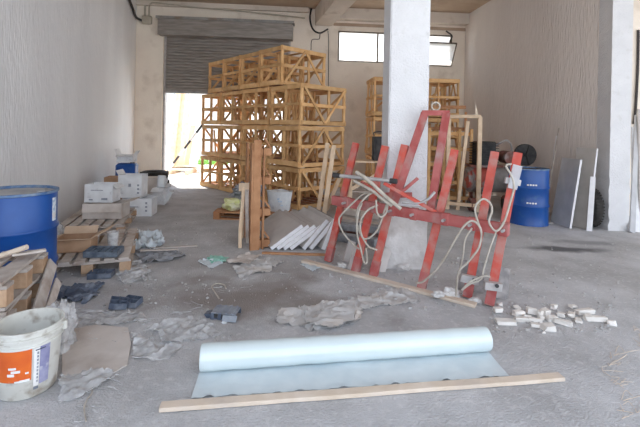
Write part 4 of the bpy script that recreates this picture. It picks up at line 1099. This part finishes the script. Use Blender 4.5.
# ---------------------------------------------------------------- row of broken tiles
def chunk(i, x, y, w_, d_, h_, rz, label, z=0):
    bm = NB(); r = random.Random(i); box(bm, (0, 0, h_/2), (w_*.88, d_*.85, h_*.9), None, .004)
    for v in bm.verts: v.co += V((r.uniform(-.010, .010), r.uniform(-.007, .007), r.uniform(-.004, .004)))
    bm.transform(Matrix.Rotation(rz, 4, 'Z') @ Matrix.Rotation(r.uniform(-.12, .12), 4, 'X')); mz = min(v.co.z for v in bm.verts)
    bm.transform(Matrix.Translation(G(x, y)+V((0, 0, z-mz))))
    single('tile_fragment', bm, M_rubble, label, 'rubble', group='broken tile rubble on the right')
ch = [(505, 324, .16, .07, .03, .05, 'longest white tile fragment at the left front of the rubble'), (498, 313, .07, .06, .04, .1, 'square white fragment at the far left of the rubble'),
      (521, 322, .11, .05, .035, -.1, 'white tile fragment second from left in the front rubble row'), (535, 322, .11, .04, .03, -.15, None), (536, 327, .08, .05, .03, -.2, 'nearest small flat fragment in the middle of the rubble'),
      (548, 330, .10, .07, .045, .2, 'nearest thick white fragment in the middle of the rubble'), (563, 325, .13, .045, .04, -.7, 'slanted white fragment right of the middle of the rubble'), (552, 321, .07, .05, .04, .1, None),
      (595, 321, .17, .05, .04, -.12, 'long white fragment near the right end of the rubble'), (611, 325, .06, .04, .035, -.3, 'last small white fragment at the right end of the rubble'), (584, 314, .17, .06, .04, .22, 'long white fragment at the back right of the rubble'),
      (519, 316, .09, .06, .04, .3, None), (532, 314, .08, .05, .045, -.3, None), (545, 315, .08, .06, .05, .5, None), (554, 309, .05, .04, .04, .6, None), (517, 309, .06, .04, .02, .1, None), (572, 317, .07, .05, .03, .9, None),
      (573, 308, .06, .05, .02, .2, None), (541, 320, .05, .04, .03, .2, None), (578, 322, .07, .05, .025, 1.2, None), (527, 319, .06, .04, .03, .0, None), (561, 317, .06, .05, .035, -.6, None), (588, 318, .05, .04, .03, .4, None), (500, 306, .05, .03, .02, .3, None), (544, 334, .025, .02, .015, .3, None), (540, 318, .05, .04, .06, .8, None)]
for i, (x, y, w_, d_, h_, rz, lb) in enumerate(ch):
    chunk(i, x, y, w_, d_, h_, rz, lb or 'small broken white tile chip among the larger rubble pieces')
# fine grit
bm = NB(); rg = random.Random(4)
def grit(n, x0, x1, y0, y1, s0_, s1_):
    for i in range(n):
        x = rg.uniform(x0, x1); y = rg.uniform(y0, y1); g = G(x, y); s = rg.uniform(s0_, s1_)
        R = Matrix.Rotation(rg.uniform(0, 3), 3, 'Z'); box(bm, g+V((0, 0, s*.3)), (s, s*rg.uniform(.3, .9), s*.6), R)
grit(150, 490, 615, 303, 333, .008, .02); grit(120, 330, 490, 255, 310, .008, .03); grit(160, 60, 240, 250, 345, .006, .02)
grit(80, 200, 330, 252, 300, .004, .012); grit(160, 170, 290, 188, 245, .008, .02); grit(170, 0, 640, 300, 427, .003, .007); grit(120, 480, 640, 235, 300, .008, .018)
o = single('grit', bm, M_grit, 'fine pale grit and crumbs scattered over the concrete floor', 'grit', loc=(0, 4, 0)); o['kind'] = 'stuff'
# dry stalks on the right
bm = NB()
for (cx_, cy_) in ((615, 375), (628, 405), (612, 362), (634, 338)):
    for k in range(7):
        x = cx_+rg.uniform(-5, 9); y = cy_+rg.uniform(-12, 12); tube(bm, [G(x, y)+V((0, 0, .003)), G(x+rg.uniform(-8, 8), y+rg.uniform(-6, 6))+V((0, 0, .006)), G(x+rg.uniform(-14, 14), y+rg.uniform(-9, 9))+V((0, 0, .003))], .0015, 4, n=3)
o = single('dry_straw', bm, M_plank, 'thin dry straw bits on the floor at the lower right', 'straw', loc=(1.5, 2, 0)); o['kind'] = 'stuff'

# ---------------------------------------------------------------- upright pallet standing on its edge, laths, sacks
dv = V((-.38, .925, 0)).normalized(); ln_ = V((-dv.y, dv.x, 0))
o0 = G(255.5, 250); hh = 1.28; face = -dv
t = thing('upright_pallet', 'reddish pallet standing on its edge in front of the crate stack', 'pallet', o0)
bm = NB(); board(bm, o0, o0+V((0, 0, hh)), .085, .022, face); obj('end_board', bm, M_orange, t, world=True)
bm = NB(); board(bm, o0+ln_*.055+dv*.015, o0+ln_*.055+dv*.015+V((0, 0, hh-.12)), .02, .05, face); obj('side_board', bm, M_orange, t, world=True)
bm = NB(); board(bm, o0-ln_*.085+dv*.02, o0-ln_*.085+dv*.02+V((0, 0, hh-.10)), .022, .04, face); obj('thin_board', bm, M_orange, t, world=True)
for d_ in (.30, .55):
    bm = NB(); board(bm, o0+dv*d_, o0+dv*d_+V((0, 0, hh-.05)), .10, .022, ln_); obj('face_board', bm, M_orange, t, world=True)
for z in (.06, .43, .80, 1.14):
    for d_ in (.06, .54):
        bm = NB(); box(bm, o0+dv*d_-ln_*.125+V((0, 0, z)), (.10, .09, .085), Matrix.Rotation(math.atan2(ln_.y, ln_.x), 3, 'Z'), .003); obj('block', bm, M_orange, t, world=True)
    bm = NB(); board(bm, o0-ln_*.06+V((0, 0, z))+dv*.015, o0-ln_*.06+dv*.58+V((0, 0, z)), .09, .018, ln_); obj('cross_board', bm, M_orange, t, world=True)
    bm = NB(); board(bm, o0-ln_*.17+V((0, 0, z+.05))+dv*.05, o0-ln_*.085+V((0, 0, z+.17))+dv*.05, .018, .025, face); obj('splint', bm, M_orange, t, world=True)
t2 = thing('sawhorse', 'pale thin trestle with one curved leg left of the reddish pallet', 'trestle', G(240, 249))
a = G(240, 248); bm = NB(); tube(bm, [a, P(240.5, 225, a.y+.05), P(242.5, 205, a.y+.1), P(243.5, 187, a.y+.16)], .022, 6); obj('curved_leg', bm, M_pale, t2, True, world=True)
a = G(247.5, 243); tp = P(247, 190, a.y-.1)
bm = NB(); board(bm, a, tp, .04, .04, V((0, 1, 0))); obj('leg', bm, M_palgrey, t2, world=True)
bm = NB(); board(bm, P(239, 187, 4.86), P(249, 187, 4.90), .03, .10); obj('top_board', bm, M_pale, t2, world=True)
for f in (0,):
    a = G(242, 238); bm = NB(); board(bm, a, P(243, 190, 5.0), .035, .03, V((0, 1, 0))); obj('leg', bm, M_pale, t2, world=True)
# low pallet with sacks
pallet('low brown pallet carrying sacks in front of the crate stack', (-1.03, 6.42, 0), radians(-3), 1.16, .56, .12, 5, M_orange, M_orange, seed=9, group=None)
zt = .122
single('sack', lump((-1.36, 6.38, zt), (.17, .17, .11), 5, .35, 4), M_yellow, 'yellow-green sack at the left end of the low brown pallet', 'sack', smooth=True)
single('sack', lump((-1.06, 6.35, zt), (.16, .15, .10), 6, .35, 4), M_greyp, 'grey-green sack on the low pallet right of the yellow one', 'sack', smooth=True)
single('sack', lump((-1.15, 6.58, zt+.16), (.24, .14, .15), 7, .55, 4, freq=2.4), M_greysack, 'dark grey crumpled sack on top behind the yellow sack', 'sack', smooth=True)
t = thing('white_sack', 'white bag with faint blue print on the low pallet\'s right end', 'bag', (-.62, 6.36, zt))
bm = NB(); R_ = []
prof = [(0, 0), (.115, 0), (.125, .02), (.135, .15), (.15, .30), (.155, .315), (.14, .31), (.0, .27)]
lathe(bm, prof, 32); 
for v in bm.verts: v.co += V((v.co.x*.35, .012*noise.noise(v.co*9), .02*noise.noise(v.co*8)*min(1, v.co.z/.1)))
obj('bag_body', bm, M_sack, t, True)
for i, (x, z, w_) in enumerate([(-.02, .20, .08), (.0, .16, .10), (.03, .10, .05)]):
    patch(t, (.0, 0), .155 if i == 0 else .150, -1.75+.15*i, -1.35+.15*i, z, z+.018, M_labblue, 'printed_text_smudge', 4)
# pale sticks leaning on crates
lean('leaning_batten', G(318, 214), P(327.5, 143, 6.75), .075, .03, M_pale, 'left of two pale battens leaning on the crates right end', 'batten', V((0, -1, 0)), 'battens leaning on crates')
lean('leaning_batten', G(324, 215), P(334, 145, 6.70), .075, .03, M_pale, 'right of two pale battens leaning on the crates right end', 'batten', V((0, -1, 0)), 'battens leaning on crates')
lean('leaning_batten', G(326, 211), P(341, 175, 6.60), .06, .03, M_pale, 'short pale batten slanting steeply beside the two leaning battens', 'batten', V((0, -1, 0)), 'battens leaning on crates')
# fan of grey boards with white edges
dvv = V((-.40, 1, 0)).normalized()
fan = [(271, 35), (277.5, 35), (284, 35), (290.5, 35), (303.5, 49), (310.5, 49), (323, 68)]
nm = ['first and uppermost board on the left of the leaning grey boards', 'second from left of the leaning grey boards with white edges', 'third from left of the leaning grey boards with white edges', 'fourth from left of the leaning grey boards with white edges',
      'fifth board, first of the two steeper leaning grey boards', 'sixth board, second of the two steeper leaning grey boards', 'steepest rightmost board of the leaning grey boards']
for i, ((px, an), lb) in enumerate(zip(fan, nm)):
    b0 = G(px, 250.5); wv = V((cos(radians(an)), 0, sin(radians(an)))); wv = (wv.x*V((.97, .20, 0)) + V((0, 0, wv.z))).normalized()
    W_ = .445 if i < 4 else (.43 if i < 6 else .38); Ld = .95 - .04*(i % 3) - (.1 if i > 3 else 0); th = .042 if i < 4 else .050
    nn = wv.cross(dvv).normalized()
    if nn.z < 0: nn = -nn
    c = b0 + wv*W_/2 + dvv*Ld/2 + V((0, 0, .02))
    R = Matrix((wv, dvv, nn)).transposed()
    bm = NB(); box(bm, c, (W_, Ld, th), R)
    mz = min(v.co.z for v in bm.verts); off = V((0, 0, .003-mz)); bm.transform(Matrix.Translation(off))
    s = single('grey_board', bm, M_slab, lb, 'board', group='leaning grey boards with white edges')
    bm = NB(); box(bm, c+off-dvv*(Ld/2+.002), (W_*.995, .004, th*.98), R); obj('white_edge', bm, M_slabedge, s, world=True)
    bm = NB(); box(bm, c+off+wv*(W_/2+.001), (.003, Ld*.99, th*.9), R); obj('shadow_top_edge', bm, M_rust if i % 2 else M_steel2, s, world=True)  # dark edge colours paint in the shadow lines between the boards
a = G(262, 254); b = G(330, 256)
lean('timber_runner', a+V((0, 0, .012)), b+V((0, 0, .012)), .04, .022, M_orange, 'thin reddish batten on the floor in front of grey boards', 'batten', V((0, 0, 1)))

# thin pale strands added to stand for crinkle highlights on the plastic
bm = NB(); rg = random.Random(21)
for (x0, x1, y0, y1, n) in ((60, 230, 302, 350, 44), (120, 150, 262, 285, 16), (62, 118, 368, 395, 14), (230, 290, 254, 282, 14), (205, 240, 280, 295, 4), (66, 100, 396, 425, 5), (180, 250, 256, 268, 8)):
    for k in range(n):
        x = rg.uniform(x0, x1); y = rg.uniform(y0, y1); L_ = rg.uniform(4, 16); sl_ = rg.uniform(-.35, .35)
        pts = [G(x+L_*t_, y+L_*sl_*t_+rg.uniform(-.5, .5))+V((0, 0, rg.uniform(.004, .012))) for t_ in (0, .33, .66, 1)]
        tube(bm, pts, rg.uniform(.001, .0022), 4, n=3)
o = single('highlight_strands', bm, M_dustplast, 'thin pale strands added as plastic highlights over the left half of the floor', 'highlight strands', loc=(-1.2, 3, 0)); o['kind'] = 'stuff'
